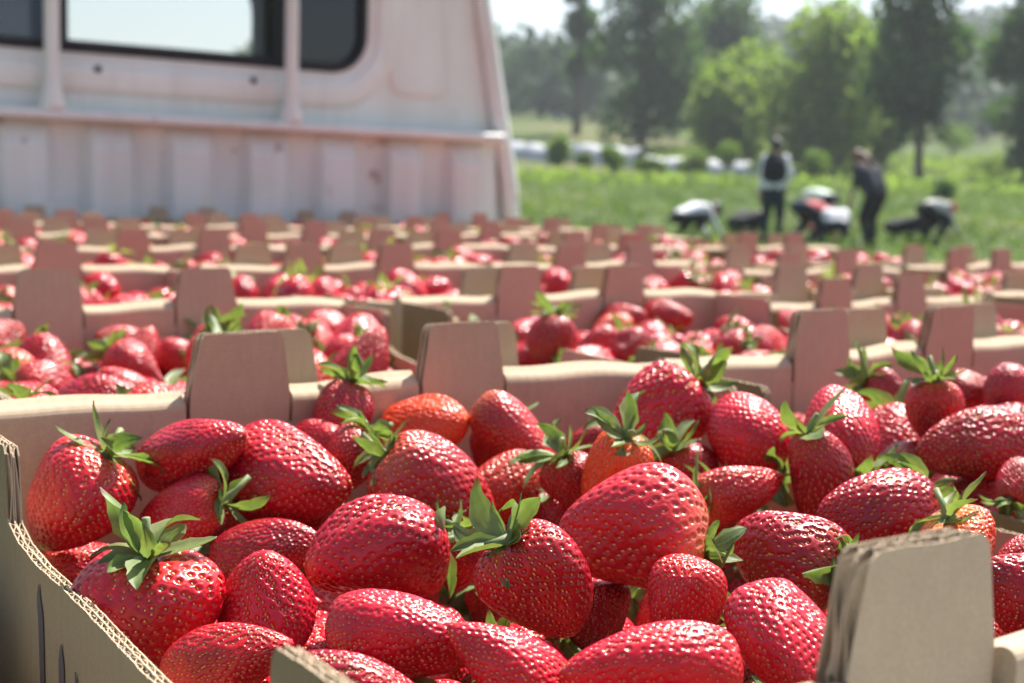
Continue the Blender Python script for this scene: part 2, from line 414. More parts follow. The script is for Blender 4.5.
KEYS = [
    ((0.1458, 0.5068, -0.122), (0.507, -0.231, 0.83), 0.0448, 0.0379, 'c', 0.25, 'mix', 'plump red strawberry in the far left corner of the nearest tray, calyx leaning right', 'A'),
    ((0.1896, 0.4975, -0.1056), (-0.407, 0.833, -0.374), 0.0548, 0.0289, 'l', 0, None, 'long strawberry lying against the far wall below the left tab of the nearest tray', 'A'),
    ((0.1788, 0.4842, -0.1254), (0.702, -0.646, 0.3), 0.0367, 0.0258, 'c', 0.2, 'mix', 'small strawberry whose ragged calyx points right, between two large ones near the left wall', 'A'),
    ((0.2224, 0.4809, -0.1158), (-0.503, 0.863, 0.052), 0.0563, 0.0394, 'b', 0.1, None, 'big round strawberry without visible leaves under the left tab of the far wall', 'A'),
    ((0.2714, 0.4459, -0.1214), (-0.717, 0.357, 0.599), 0.0597, 0.0386, 'c', 0.35, 'mix', 'large bright conical strawberry pointing down right with wide grey-green calyx at upper left', 'A'),
    ((0.3101, 0.5258, -0.1094), (-0.583, 0.78, -0.227), 0.0435, 0.0302, 'r', 1.0, None, 'orange-red strawberry touching the far wall just below the right tab', 'A'),
    ((0.27, 0.5322, -0.1038), (0.345, 0.104, 0.933), 0.0358, 0.0267, 'r', 0.1, 'up', 'round strawberry with one upright leaf at the far wall between the two tabs', 'A'),
    ((0.2537, 0.5168, -0.1119), (-0.439, 0.895, -0.081), 0.0301, 0.0223, 'r', 0, None, 'small half hidden strawberry behind the big round one', 'A'),
    ((0.3392, 0.4938, -0.1109), (-0.445, 0.694, 0.566), 0.0497, 0.0261, 'l', 0.5, 'none', 'long tapered strawberry with a pale green end leaning on the far wall', 'A'),
    ((0.3495, 0.5156, -0.1245), (-0.246, -0.015, 0.969), 0.035, 0.031, 'c', 0.3, 'mix', 'middling red strawberry between the long tapered one and an orange one', 'A'),
    ((0.3138, 0.4685, -0.124), (-0.886, -0.069, -0.458), 0.0377, 0.0289, 'r', 0.7, 'mix', 'orange-red strawberry with leaves sprawling over its left side', 'A'),
    ((0.2154, 0.3977, -0.126), (0.985, -0.14, 0.104), 0.049, 0.0376, 'b', 0.1, 'flat', 'broad glossy strawberry in sharp focus at the middle left of the nearest tray', 'A'),
    ((0.2351, 0.3273, -0.121), (-0.55, 0.23, 0.803), 0.0383, 0.0313, 'c', 0.1, 'up', 'dark red strawberry with fresh green leaves standing at its upper left', 'A'),
    ((0.283, 0.3422, -0.1167), (0.688, -0.725, -0.033), 0.0514, 0.0409, 'b', 0.45, 'mix', 'largest strawberry in sharp focus with its leafy calyx at its right end', 'A'),
    ((0.4025, 0.4769, -0.106), (0.706, -0.285, 0.648), 0.0578, 0.0438, 'c', 0, 'up', 'tall wine-red strawberry rising above the far wall with a leaf at upper right', 'A'),
    ((0.3259, 0.4076, -0.1115), (-0.007, -0.383, 0.924), 0.0413, 0.0274, 'r', 1.0, 'mix', 'bright orange strawberry with thin calyx on top behind the largest one', 'A'),
    ((0.325, 0.4318, -0.1187), (-0.34, 0.146, 0.929), 0.0261, 0.0228, 'c', 0, 'mix', 'small dark strawberry left of the bright orange one', 'A'),
    ((0.4188, 0.4276, -0.106), (-0.062, -0.746, -0.663), 0.0453, 0.0327, 'r', 0.1, 'mix', 'round strawberry by the right corner with calyx leaves spread on its front', 'A'),
    ((0.4382, 0.3934, -0.0987), (-0.473, -0.624, -0.622), 0.0488, 0.0317, 'r', 0.1, 'mix', 'rounded strawberry right of the corner flap with two leaves lying on its face', 'A'),
    ((0.4102, 0.3801, -0.116), (-0.201, 0.059, 0.978), 0.0448, 0.0271, 'r', 0.1, 'up', 'red strawberry with a bright upright leaf behind the honeycombed dark one', 'A'),
    ((0.393, 0.3335, -0.115), (0.96, -0.211, 0.182), 0.0498, 0.0315, 'r', 0, 'flat', 'dark pink honeycombed strawberry in sharp focus left of the partition', 'A'),
    ((0.379, 0.3912, -0.1184), (-0.953, 0.199, -0.229), 0.042, 0.0259, 'c', 0.4, 'mix', 'bright red strawberry with withered leaves at its left end', 'A'),
    ((0.3305, 0.3175, -0.121), (0.268, -0.951, -0.151), 0.0428, 0.0374, 'b', 0.15, 'mix', 'dark glossy strawberry with star of pale leaves at its right, behind the front tab', 'A'),
    ((0.2738, 0.3051, -0.128), (0.252, -0.039, 0.967), 0.0341, 0.0266, 'c', 0.1, None, 'red strawberry tucked beneath the leafy end of the largest one', 'A'),
    ((0.272, 0.2598, -0.126), (0.36, 0.859, 0.364), 0.0399, 0.0281, 'c', 0.1, None, 'pointed strawberry directly left of the front cardboard tab', 'A'),
    ((0.1867, 0.3247, -0.1274), (-0.73, 0.677, 0.093), 0.0477, 0.0251, 'l', 0.1, None, 'long strawberry lying sideways at the bottom middle of the photo', 'A'),
    ((0.1721, 0.3885, -0.1331), (0.05, 0.083, -0.995), 0.0346, 0.0313, 'c', 0.1, None, 'strawberry standing with its blunt tip upward beside the leafy front left one', 'A'),
    ((0.1399, 0.4056, -0.1378), (-0.069, -0.112, 0.991), 0.0433, 0.0455, 'b', 0.1, 'up', 'broad strawberry crowned with big sunlit leaves in the front left corner', 'A'),
    ((0.2007, 0.4524, -0.136), (-0.714, 0.666, -0.217), 0.045, 0.0237, 'l', 0, None, 'long dark strawberry lying behind the leafy front left one', 'A'),
    ((0.1478, 0.3594, -0.14), (-0.659, 0.648, -0.382), 0.0421, 0.0222, 'l', 0.2, None, 'smooth strawberry lying below the leafy one at the bottom left', 'A'),
    ((0.1641, 0.3082, -0.135), (-0.7, 0.703, 0.122), 0.0404, 0.0224, 'l', 0.1, None, 'strawberry cut by the bottom edge left of centre', 'A'),
    ((0.2007, 0.2947, -0.129), (0.703, -0.446, -0.554), 0.0389, 0.024, 'c', 0.1, 'up', 'strawberry cut by the bottom edge with a thin green sprig at its right', 'A'),
    ((0.2264, 0.2641, -0.125), (0.899, -0.435, 0.047), 0.0493, 0.026, 'l', 0.1, None, 'wide strawberry lying sideways at the bottom edge right of centre', 'A'),
    ((0.1517, 0.5157, -0.1491), (-0.953, 0.199, -0.229), 0.0279, 0.0218, 'c', 0.2, 'up', 'small strawberry by the left wall with bright green leaves against the cardboard', 'A'),
    ((0.389, 0.2908, -0.121), (-0.367, 0.163, 0.916), 0.0292, 0.0292, 'c', 0.9, 'mix', 'orange strawberry with splayed pale leaves just above the front tab', 'A'),
    ((0.3756, 0.2574, -0.128), (0.25, 0.547, 0.799), 0.0294, 0.031, 'c', 0.1, None, 'dark strawberry at the right edge beside the front tab', 'A'),
    ((0.4119, 0.2843, -0.126), (0.747, -0.209, 0.631), 0.0213, 0.0177, 'r', 0.1, None, 'small strawberry at the right edge below the partition', 'A'),
    ((0.3746, 0.409, -0.1385), (0.345, -0.325, 0.881), 0.0292, 0.0249, 'c', 0.1, 'up', 'shaded strawberry behind the leafy end of the largest one', 'A'),
    ((0.3955, 0.5126, -0.125), (0.877, -0.337, 0.342), 0.0343, 0.0243, 'c', 0.1, None, 'dark strawberry low behind the bright orange one', 'A'),
    ((0.3936, 0.4377, -0.124), (-0.512, 0.148, 0.846), 0.0312, 0.0246, 'r', 0.1, 'up', 'shaded strawberry below the tall wine-red one', 'A'),
    ((0.2478, 0.515, -0.1498), (0.737, -0.429, 0.522), 0.0385, 0.03, 'c', 0.1, None, 'shaded strawberry deep behind the broad glossy one', 'A'),
    ((0.2645, 0.424, -0.1405), (-0.058, -0.035, 0.998), 0.0267, 0.0227, 'c', 0.0, 'mix', 'shaded strawberry with drooping leaves between the two central ones', 'A'),
    ((0.2805, 0.3545, -0.1465), (0.039, 0.109, 0.993), 0.0275, 0.024, 'c', 0.0, None, 'shaded strawberry deep between the bottom ones', 'A'),
    ((0.2214, 0.5178, -0.1366), (0.182, 0.011, 0.983), 0.0334, 0.0251, 'c', 0.0, None, 'shaded strawberry under the big round one', 'A'),
    ((0.3308, 0.4476, -0.14), (0.039, 0.109, 0.993), 0.0295, 0.0253, 'c', 0.0, 'mix', 'shaded strawberry with a calyx between the two largest ones', 'A'),
    ((0.2549, 0.4911, -0.1142), (0.448, -0.185, 0.875), 0.0307, 0.0257, 'c', 0.1, 'mix', 'shaded strawberry low between the big round one and the bright conical one', 'A'),
    ((0.2346, 0.4971, -0.1377), (0.792, -0.487, 0.367), 0.0287, 0.023, 'c', 0.0, None, 'shaded strawberry low under the bright conical one', 'A'),
    ((0.5015, 0.3719, -0.1058), (0.911, -0.387, 0.145), 0.0563, 0.0345, 'l', 0.1, None, 'large long strawberry at the right edge, lying just beyond the partition', 'B'),
    ((0.5078, 0.3994, -0.098), (-0.009, 0.1, 0.995), 0.0323, 0.0249, 'c', 0.2, 'up', 'strawberry with tall backlit leaves upright in the front right tray', 'B'),
    ((0.5786, 0.4131, -0.093), (0.612, 0.108, 0.783), 0.0285, 0.0229, 'r', 0.1, None, 'round strawberry at the right edge under the far wall of the front right tray', 'B'),
    ((0.5787, 0.4343, -0.096), (-0.588, 0.806, -0.065), 0.0228, 0.0205, 'c', 0.1, None, 'small strawberry behind the tall leafy one in the front right tray', 'B'),
    ((0.5621, 0.4731, -0.101), (-0.591, 0.673, 0.445), 0.0255, 0.0222, 'c', 0.1, 'mix', 'small dark strawberry below the left tab of the front right tray', 'B'),
    ((0.5152, 0.375, -0.1309), (0.908, -0.38, 0.178), 0.0481, 0.0253, 'l', 0.2, None, 'glistening strawberry peeking over the partition of the front right tray', 'B'),
    ((0.4888, 0.3992, -0.1183), (-0.965, 0.011, -0.261), 0.0294, 0.0201, 'r', 0.1, 'mix', 'leaf covered strawberry left of the large long one by the partition', 'B'),
    ((0.4843, 0.3385, -0.1142), (-0.667, -0.251, -0.701), 0.022, 0.0166, 'r', 0.1, 'up', 'strawberry behind broad backlit leaves at the right edge', 'B'),
]
# ------------------------------------------------------------------ camera basis (also used to choose which berries are modelled one by one)
RC = np.array([[0.8289917, -0.0390527, 0.5578957], [-0.5585186, -0.1091895, 0.8222740], [0.0288044, -0.9932535, -0.1123289]])
FPX = 1350.
def proj(P):
    q = RC.T @ np.asarray(P, float)
    return 512+FPX*q[0]/q[2], 341.5+FPX*q[1]/q[2], q[2]

# ------------------------------------------------------------------ cardboard trays
TW, TD, TH = .344, .393, .12
WALL = .015; SIDE = .0052

def ply(mb, u, ztop, zbot, w0, thick, axis, lam=.0062, rg=None, flat=False):
    """one sheet of corrugated board: two liners and the wavy flute between them, real thickness, cut edge open"""
    n = len(u); zb = np.full(n, zbot)
    def strip(wf, wb, zt):
        def P(w, z): return np.stack([u, w, z], -1) if axis == 'x' else np.stack([w, u, z], -1)
        mb.grid(np.stack([P(wf, zb), P(wf, zt), P(wb, zt), P(wb, zb)]))
    rag = rg.normal(0, .00014, n)+.0003*np.sin(u*210+rg.uniform(0, 6))*np.sin(u*83+rg.uniform(0, 6)) if rg is not None else 0
    lt = .00045
    strip(np.full(n, w0), np.full(n, w0+lt), ztop+rag)
    strip(np.full(n, w0+thick-lt), np.full(n, w0+thick), ztop+(rg.normal(0, .00012, n) if rg is not None else 0))
    ph_ = rg.uniform(0, 6) if rg is not None else 0
    crush = 1-.35*np.clip(np.sin(u*140+ph_)*np.sin(u*61+2*ph_), 0, 1)
    mid = w0+thick/2+(thick/2-lt*1.2)*crush*np.sin(2*PI*u/lam+1.1*np.sin(u*95+ph_)+.8*np.sin(u*37+ph_))
    strip(mid-.00018, mid+.00018, ztop-.0002+rag)

def tab_top(u, x0, sign, low=False):
    dx = np.abs(u-x0); hb, ht, h = (.0228, .0186, .027) if not low else (.0224, .0180, .0240)
    z = np.where(dx <= ht, h, (hb-dx)/(hb-ht)*h)
    z = np.minimum(z, h-.0022*np.clip((dx-ht+.003)/.003, 0, 1)**2)
    return TH+np.clip(z, -.004, h)

def end_panel_geo(sign, tabs, rg):
    """sign -1: near wall (outer face at y=-TD/2), +1: far wall"""
    WL = WALL; TP = TH-.003 if sign < 0 else TH
    y0, y1 = (-TD/2, -TD/2+WL) if sign < 0 else (TD/2-WL, TD/2)
    mb = MB(); zl = TH-.014
    mb.box(-TW/2, TW/2, y0, y1, 0, zl)
    cuts = [-TW/2]+[c+s*.0246 for c in tabs for s in (-1, 1)]+[TW/2]
    a = np.linspace(PI, 0, 11)
    rs = .0042
    prof = [(y0, zl)]+[(y0+rs+rs*math.cos(x), TP-rs+rs*math.sin(x)) for x in np.linspace(PI, PI/2, 6)]+[((y0+y1)/2, TP+.0006+.001*sign)]+[(y1-rs+rs*math.cos(x), TP-rs+rs*math.sin(x)) for x in np.linspace(PI/2, 0, 6)]+[(y1, zl)]
    prof = np.array(prof); up_ = prof[:, 1] > zl+.001
    prof[up_, 1] += sign*(prof[up_, 0]-(y0+y1)/2)*.26+(.0012 if sign > 0 else 0)
    for k in range(0, len(cuts), 2):
        xs = np.linspace(cuts[k], cuts[k+1], 26)
        w1, w2 = rg.uniform(0, 6, 2)
        dz = .0011*np.sin(xs*37+w1)+.0007*np.sin(xs*90+w2)
        dy = .0008*np.sin(xs*45+w2)
        G = np.zeros((len(xs), len(prof), 3))
        for i, x in enumerate(xs):
            top = (prof[:, 1]-zl)/(TP-zl)
            G[i, :, 0] = x; G[i, :, 1] = prof[:, 0]+dy[i]*top; G[i, :, 2] = prof[:, 1]+dz[i]*top
        mb.grid(G)
        for i in (0, -1):
            c = G[i].mean(0); nn = len(prof)
            mb.add(np.concatenate([G[i], [c]]), (), [(j, (j+1) % nn, nn) for j in range(nn)])
    return mb

def tab_geo(sign, x0, rg, low=False):
    y0 = (-TD/2+.0045 if sign < 0 else TD/2-WALL)-.0003
    mb = MB(); hb_ = .0225 if low else .0229; u = np.arange(x0-hb_, x0+hb_+.00001, .00036)
    zt = tab_top(u, x0, sign, low)
    ply(mb, u, zt, TH-.045, y0, .0038, 'x', rg=rg)
    ply(mb, u, zt-.0006, TH-.045, y0+.0042, .0038, 'x', rg=rg)
    return mb

def side_top(y):
    d = TD/2-WALL-np.abs(y)          # distance from the nearer end wall
    d = np.where(y < 0, d-.003, d)
    z = np.interp(d, [0, .066, .0685, .0715, .085, .11, .2], [0, 0, -.003, -.026, -.0305, -.033, -.034])
    return TH-.001+z-.003*np.clip((.02-y)/.1, 0, 1)

def side_geo(sign, rg):
    x0 = -TW/2 if sign < 0 else TW/2-SIDE
    mb = MB(); u = np.arange(-TD/2+WALL, TD/2-WALL+.0001, .0006)
    zt = side_top(u)+.0006*np.sin(u*31+rg.uniform(0, 6))
    ply(mb, u, zt, .002, x0, .0024, 'y', lam=.0052, rg=rg)
    ply(mb, u, zt-.0009, .002, x0+.0026, .0024, 'y', lam=.0055, rg=rg)
    return mb
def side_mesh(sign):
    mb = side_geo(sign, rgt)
    me = mb.mesh('side_panel', [M['card_y'], M['card_out_shade']])
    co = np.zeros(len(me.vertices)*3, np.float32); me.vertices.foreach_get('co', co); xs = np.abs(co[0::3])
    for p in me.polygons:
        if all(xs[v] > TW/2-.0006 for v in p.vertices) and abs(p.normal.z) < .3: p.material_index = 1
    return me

rgt = np.random.default_rng(5)
NEAR_TABS = (-.067, .050); FAR_TABS = (-.057, .057)
TM = {'base': None}
mb = MB(); mb.box(-TW/2+.001, TW/2-.001, -TD/2+.001, TD/2-.001, -.003, .004); TM['base'] = mb.mesh('tray_base', M['card_in'])
TM['near'] = end_panel_geo(-1, NEAR_TABS, rgt).mesh('end_panel', M['card'])
TM['far'] = end_panel_geo(1, FAR_TABS, rgt).mesh('end_panel', M['card'])
TM['near_first'] = TM['near']; TM['near'] = end_panel_geo(-1, FAR_TABS, rgt).mesh('end_panel', M['card'])
TM['tabs_first'] = [(0, tab_geo(-1, x, rgt, True).mesh('tab', M['card'])) for x in NEAR_TABS]
TM['tabs'] = [(0, tab_geo(-1, x, rgt, True).mesh('tab', M['card'])) for x in FAR_TABS]+[(1, tab_geo(1, x, rgt).mesh('tab', M['card'])) for x in FAR_TABS]
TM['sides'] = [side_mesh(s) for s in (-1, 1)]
for k in ('near', 'far'):
    for p in TM[k].polygons: p.use_smooth = False

TABR = np.random.default_rng(77)
TRAYS_G = 'open cardboard trays packed on the truck bed'
BED = -.0955-TH                  # top of the truck bed below the camera
def add_tray(cx, cy, dz, yaw, label):
    t = link('strawberry_tray', None, None, (cx, cy, BED+ZC+dz+.004)); t.rotation_euler = (0, 0, yaw)
    t.empty_display_size = .05
    tag(t, label, 'cardboard tray', TRAYS_G)
    link('tray_base', TM['base'], t)
    ends = [link('end_panel', TM['near'] if TRAYS else TM['near_first'], t), link('end_panel', TM['far'], t)]
    for e, me in (TM['tabs'] if TRAYS else TM['tabs_first']+TM['tabs'][2:]):
        tb_ = link('tab', me, ends[e]); a = TABR.normal(0, .022 if len(TRAYS) == 0 else .06); c_ = Vector((0, (-1, 1)[e]*(TD/2-WALL*.6), TH-.006))
        Rm = Matrix.Rotation(a, 3, 'X'); tb_.rotation_euler = (a, 0, 0); tb_.location = c_-Rm@c_
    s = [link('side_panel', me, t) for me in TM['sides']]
    return t, s, ends

def row_y(r): return .3625+.4*(r-1)
TRAYS = []
ROWNAME = {1: 'front row', 2: 'second row', 3: 'third row', 4: 'fourth row', 5: 'fifth row', 6: 'row before last', 7: 'last row'}
LAY = {1: [(.285, 0, 0), (.645, 0, .004), (1.005, -.004, -.01)],
       2: [(.312, 0, 0), (.706, 0, .006), (1.09, -.0155, -.012), (1.462, -.010, .01)],
       3: [(.318, 0, .01), (.69, 0, -.012), (1.055, 0, .006), (1.43, -.012, -.02), (1.80, -.008, .012)],
       4: [(.27, 0, -.01), (.64, 0, .015), (1.005, .002, -.008), (1.36, 0, .01), (1.735, 0, -.014)],
       5: [(.60, 0, .014), (.975, 0, -.012), (1.345, .003, .004), (1.72, 0, .012)],
       6: [(.66, .002, -.012), (1.03, 0, .012), (1.405, 0, -.006), (1.775, 0, .01)],
       7: [(.715, 0, .01), (1.09, .002, -.014), (1.455, 0, .012), (1.83, 0, -.006)]}
ORD = ['first', 'second', 'third', 'fourth', 'fifth', 'sixth', 'seventh', 'eighth', 'ninth', 'tenth', 'eleventh', 'twelfth', 'thirteenth', 'fourteenth', 'fifteenth', 'sixteenth']
PHRASE = {}
for r, lst in LAY.items():
    for k, (cx, dz, yaw) in enumerate(lst):
        if r == 1:
            lab = ['nearest open cardboard tray, heaped with big sharp strawberries, dark lettering on its left wall',
                   'front row cardboard tray at the right edge, partition shared with the nearest tray',
                   'front row cardboard tray farthest right, mostly outside the photo'][k]
            ph = ['nearest tray', 'front right tray', 'front row tray farthest right'][k]
        else:
            ph = "%s's %s tray" % (ROWNAME[r], ORD[k] if k < len(lst)-1 else 'rightmost')
            lab = 'cardboard tray of strawberries, %s from the left in the %s' % (ORD[k], ROWNAME[r]) if k < len(lst)-1 else \
                  'open cardboard tray of strawberries at the right end of the %s' % ROWNAME[r]
            lab += {2: ' behind the nearest', 7: ' by the cab'}.get(r, '')
        t, s, ends = add_tray(cx, row_y(r), dz, (yaw*1.5 if r > 1 else yaw*.5), lab)
        TRAYS.append(dict(r=r, k=k, cx=cx, cy=row_y(r), dz=dz, yaw=yaw*1.5 if r > 1 else yaw*.5, ph=ph, sides=s, ends=ends, t=t))

# dark printed strokes on the outer face of the nearest tray's left wall
mb = MB()
def stroke(y, ztip, zlow, w, lean, hook):
    zs = np.linspace(ztip, zlow, 14); s = (ztip-zs)/(ztip-zlow)
    wv = w*np.clip(s*7, .04, 1)*(1-.25*s)
    yc = y+lean*s+hook*np.exp(-((s-.08)/.09)**2)
    x = -TW/2-.0004
    G = np.stack([np.stack([np.full(14, x), yc-wv/2, zs], -1), np.stack([np.full(14, x-.0002), yc+wv/2, zs], -1)])
    mb.grid(G)
Y0 = row_y(1)
stroke(.4305-Y0, .0815, .030, .0056, -.003, .0018)
stroke(.4065-Y0, .0690, .028, .0054, .001, .0006)
stroke(.3925-Y0, .0650, .030, .0034, -.002, -.001)
stroke(.372-Y0, .060, .030, .0050, .002, 0)
o = mb.build('printed_lettering', M['ink'], TRAYS[0]['sides'][0])

# ------------------------------------------------------------------ filling the trays
def chain(P, U, L, W):
    n = len(P)
    offs = np.stack([np.maximum(L/2-.46*W, 0), np.zeros(n), -np.maximum(L/2-.36*W, 0)], 1)
    C = P[:, None]+offs[..., None]*U[:, None]
    Rr = np.stack([.43*W, .48*W, .34*W], 1)
    return C, Rr
def rand_dirs(rg, n, up=.25):
    u = rg.normal(size=(n, 3)); u[:, 2] = u[:, 2]*.8+up; return u/np.linalg.norm(u, axis=1)[:, None]
def settle(P, U, L, W, fixed, box, iters=170, grav=.0005):
    x0, x1, y0, y1, zf = box
    n = len(P); idx = np.repeat(np.arange(n), 3)
    for it in range(iters):
        C, R_ = chain(P, U, L, W); C = C.reshape(-1, 3); R_ = R_.reshape(-1)
        D = C[:, None]-C[None]; d = np.sqrt((D**2).sum(2))+1e-9
        ov = R_[:, None]+R_[None]-d; ov[idx[:, None] == idx[None]] = 0; ov = np.clip(ov, 0, None)
        push = (D/d[..., None]*ov[..., None]*.5)
        cnt = (ov > 0).sum(1)
        f = push.sum(1)/np.maximum(cnt, 1)[:, None]*1.4
        mv = np.zeros((n, 3)); np.add.at(mv, idx, f/2.)
        mv[:, 2] -= grav*(1 if it < iters-40 else .2)
        C3 = C.reshape(n, 3, 3); R3 = R_.reshape(n, 3)
        mv[:, 0] += np.clip((x0-(C3[:, :, 0]-R3)).max(1), 0, None)-np.clip((C3[:, :, 0]+R3-x1).max(1), 0, None)
        mv[:, 1] += np.clip((y0-(C3[:, :, 1]-R3)).max(1), 0, None)-np.clip((C3[:, :, 1]+R3-y1).max(1), 0, None)
        mv[:, 2] += np.clip((zf-(C3[:, :, 2]-R3)).max(1), 0, None)
        mv[fixed] = 0
        P = P+mv
    return P
def types_for(rg, n):
    t = rg.choice(['c', 'c', 'c', 'r', 'b', 'l'], n)
    W = rg.uniform(.0285, .038, n); asp = np.array([{'c': 1.3, 'r': 1.1, 'b': 1.08, 'l': 1.65}[x] for x in t])*rg.uniform(.93, 1.12, n)
    W = np.where(t == 'l', W*.84, W)
    return t, W, W*asp
def pile(seed, keys=None, third=.24):
    """berries in one tray, tray-local coordinates (rim at TH): two full layers and a loose third"""
    rg = np.random.default_rng(seed); P = []; lay = []
    for z, sx, sy, keep, l in ((.070, .040, .039, 1, 0), (.100, .041, .040, .96, 1), (.130, .046, .045, third, 2)):
        xs = np.arange(-TW/2+.028, TW/2-.02, sx); ys = np.arange(-TD/2+.03, TD/2-.02, sy)
        for i, y in enumerate(ys):
            for x in xs:
                if rg.random() < keep: P.append((x+(i % 2)*.012-.006+rg.normal(0, .004), y+rg.normal(0, .004), z+rg.normal(0, .004))); lay.append(l)
    P = np.array(P); lay = np.array(lay); n = len(P)
    t, W, L = types_for(rg, n); U = rand_dirs(rg, n); fixed = np.zeros(n, bool)
    if keys:
        KP = np.array([k[0] for k in keys]); KU = np.array([k[1] for k in keys]); KL = np.array([k[2] for k in keys]); KW = np.array([k[3] for k in keys])
        d = np.linalg.norm(P[:, None]-KP[None], axis=2)-.4*KL[None]; keepm = d.min(1) > .012
        P, lay, t, W, L, U = P[keepm], lay[keepm], t[keepm], W[keepm], L[keepm], U[keepm]
        m = len(KP); fixed = np.concatenate([np.zeros(len(P), bool), np.ones(m, bool)])
        Q = settle(np.concatenate([P, KP]), np.concatenate([U, KU]), np.concatenate([L, KL]), np.concatenate([W, KW]), fixed,
                   (-TW/2+SIDE, TW/2-SIDE, -TD/2+WALL, TD/2-WALL, .048))[:len(P)]
    else:
        Q = settle(P, U, L, W, fixed, (-TW/2+SIDE, TW/2-SIDE, -TD/2+WALL, TD/2-WALL, .048))
    return dict(P=Q, U=U, L=L, W=W, t=t, lay=lay)

FAR = []          # (world pos, u, L, W, calyx?) -> one mass
CAND = []         # berries that may become individuals
def tray_keys(tr, side):
    out = []
    for (p, u, l, w, ty, un, st, lab, s) in KEYS:
        if s == side: out.append(((p[0]-tr['cx'], p[1]-tr['cy'], p[2]-BED-.004), u, l, w))
    return out
rgk = np.random.default_rng(11)
n_ind = 0
for (p, u, l, w, ty, un, st, lab, s) in KEYS:
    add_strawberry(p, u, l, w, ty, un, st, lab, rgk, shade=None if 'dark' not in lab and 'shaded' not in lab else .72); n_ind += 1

# the nearest tray: berries under and between the ones seen whole
A = TRAYS[0]; B = TRAYS[1]
rga = np.random.default_rng(21)
KA = tray_keys(A, 'A'); KP = np.array([k[0] for k in KA]); KU = np.array([k[1] for k in KA]); KL = np.array([k[2] for k in KA]); KW = np.array([k[3] for k in KA])
P = []
for i, y in enumerate(np.arange(-TD/2+.03, TD/2-.02, .036)):
    for x in np.arange(-TW/2+.026, TW/2-.02, .038):
        P.append((x+(i % 2)*.016-.008+rga.normal(0, .003), y+rga.normal(0, .003), .058))
# free ground near the front wall, right of what the photo shows
for x, y in [(.02, -.165), (.055, -.16), (.092, -.155), (.13, -.16), (.15, -.125), (.115, -.118), (-.03, -.165), (.145, -.085), (-.075, -.16), (-.115, -.155), (-.15, -.16), (-.15, -.115), (-.11, -.112), (-.145, -.07)]:
    P.append((x, y, .086))
P = np.array(P); n = len(P); t, W, L = types_for(rga, n); W *= .9; L *= .9; U = rand_dirs(rga, n)
Q = settle(np.concatenate([P, KP]), np.concatenate([U, KU]), np.concatenate([L, KL]), np.concatenate([W, KW]),
           np.concatenate([np.zeros(n, bool), np.ones(len(KP), bool)]), (-TW/2+SIDE, TW/2-SIDE, -TD/2+WALL, TD/2-WALL, .03), iters=140, grav=.0006)[:n]
for i in range(n):
    pos = (Q[i][0]+A['cx'], Q[i][1]+A['cy'], Q[i][2]+BED+.004)
    px, py, dd = proj(pos)
    if dd > .05 and -150 < px < 1200 and py < 900:
        add_strawberry(pos, tuple(U[i]), L[i], W[i], t[i], .15, str(rga.choice(['mix', 'up', 'flat'])) if rga.random() < .6 else None, 'red strawberry buried under the others in the nearest tray', rga,
                       'strawberries buried at the bottom of the nearest tray'); n_ind += 1
    else: FAR.append((pos, U[i], L[i], W[i], False))

PILES = [pile(31), pile(32), pile(33)]
PB = pile(41, tray_keys(B, 'B'), .06)
for ti, tr in enumerate(TRAYS[1:]):
    pl = PB if ti == 0 else PILES[ti % 3]
    fx, fy = (1, 1) if ti == 0 else ((1, 1), (-1, 1), (1, -1), (-1, -1))[(ti//3+ti) % 4]
    cy_, sy_ = math.cos(tr['yaw']), math.sin(tr['yaw'])
    for i in range(len(pl['P'])):
        p = pl['P'][i]; u = pl['U'][i]
        x, y = p[0]*fx, p[1]*fy
        pos = (tr['cx']+x*cy_-y*sy_, tr['cy']+x*sy_+y*cy_, p[2]+BED+.004+tr['dz'])
        uu = (u[0]*fx, u[1]*fy, u[2])
        px, py, dd = proj(pos)
        rec = dict(pos=pos, u=uu, L=pl['L'][i], W=pl['W'][i], t=str(pl['t'][i]), lay=int(pl['lay'][i]), tr=tr, x=x, y=y, vis=(dd > .1 and -25 < px < 1049 and py < 700))
        rec['score'] = rec['W']*FPX/max(dd, .1)*(1.0 if rec['lay'] else .12)*(1 if rec['vis'] else .001)
        CAND.append(rec)
CAND.sort(key=lambda r: -r['score'])
BUD = 298-n_ind
ind, rest = CAND[:BUD], CAND[BUD:]
# name each one by its place in its tray: rank counted from the near wall, order counted from the left
RANKS = ['nearest', 'second', 'third', 'fourth', 'fifth', 'sixth', 'seventh', 'farthest']
bins = {}
for r in ind:
    b_ = min(7, int((r['y']+TD/2)/(TD/8))); bins.setdefault((r['tr']['ph'], b_), []).append(r)
rgi = np.random.default_rng(51)
for (ph, b_), lst in bins.items():
    lst.sort(key=lambda r: r['x'])
    for k, r in enumerate(lst):
        un = float(rgi.choice([0, .1, .2, .35, .7], p=[.2, .3, .25, .15, .1]))
        st = str(rgi.choice(['up', 'flat', 'mix'])) if rgi.random() < .88 else None
        adj = 'orange-red' if un > .5 else ('leafy' if st else 'leafless')
        lab = '%s strawberry, %s from left in %s rank of the %s' % (adj, ORD[k], RANKS[b_], ph)
        add_strawberry(r['pos'], r['u'], r['L'], r['W'], r['t'], un, st, lab, rgi)
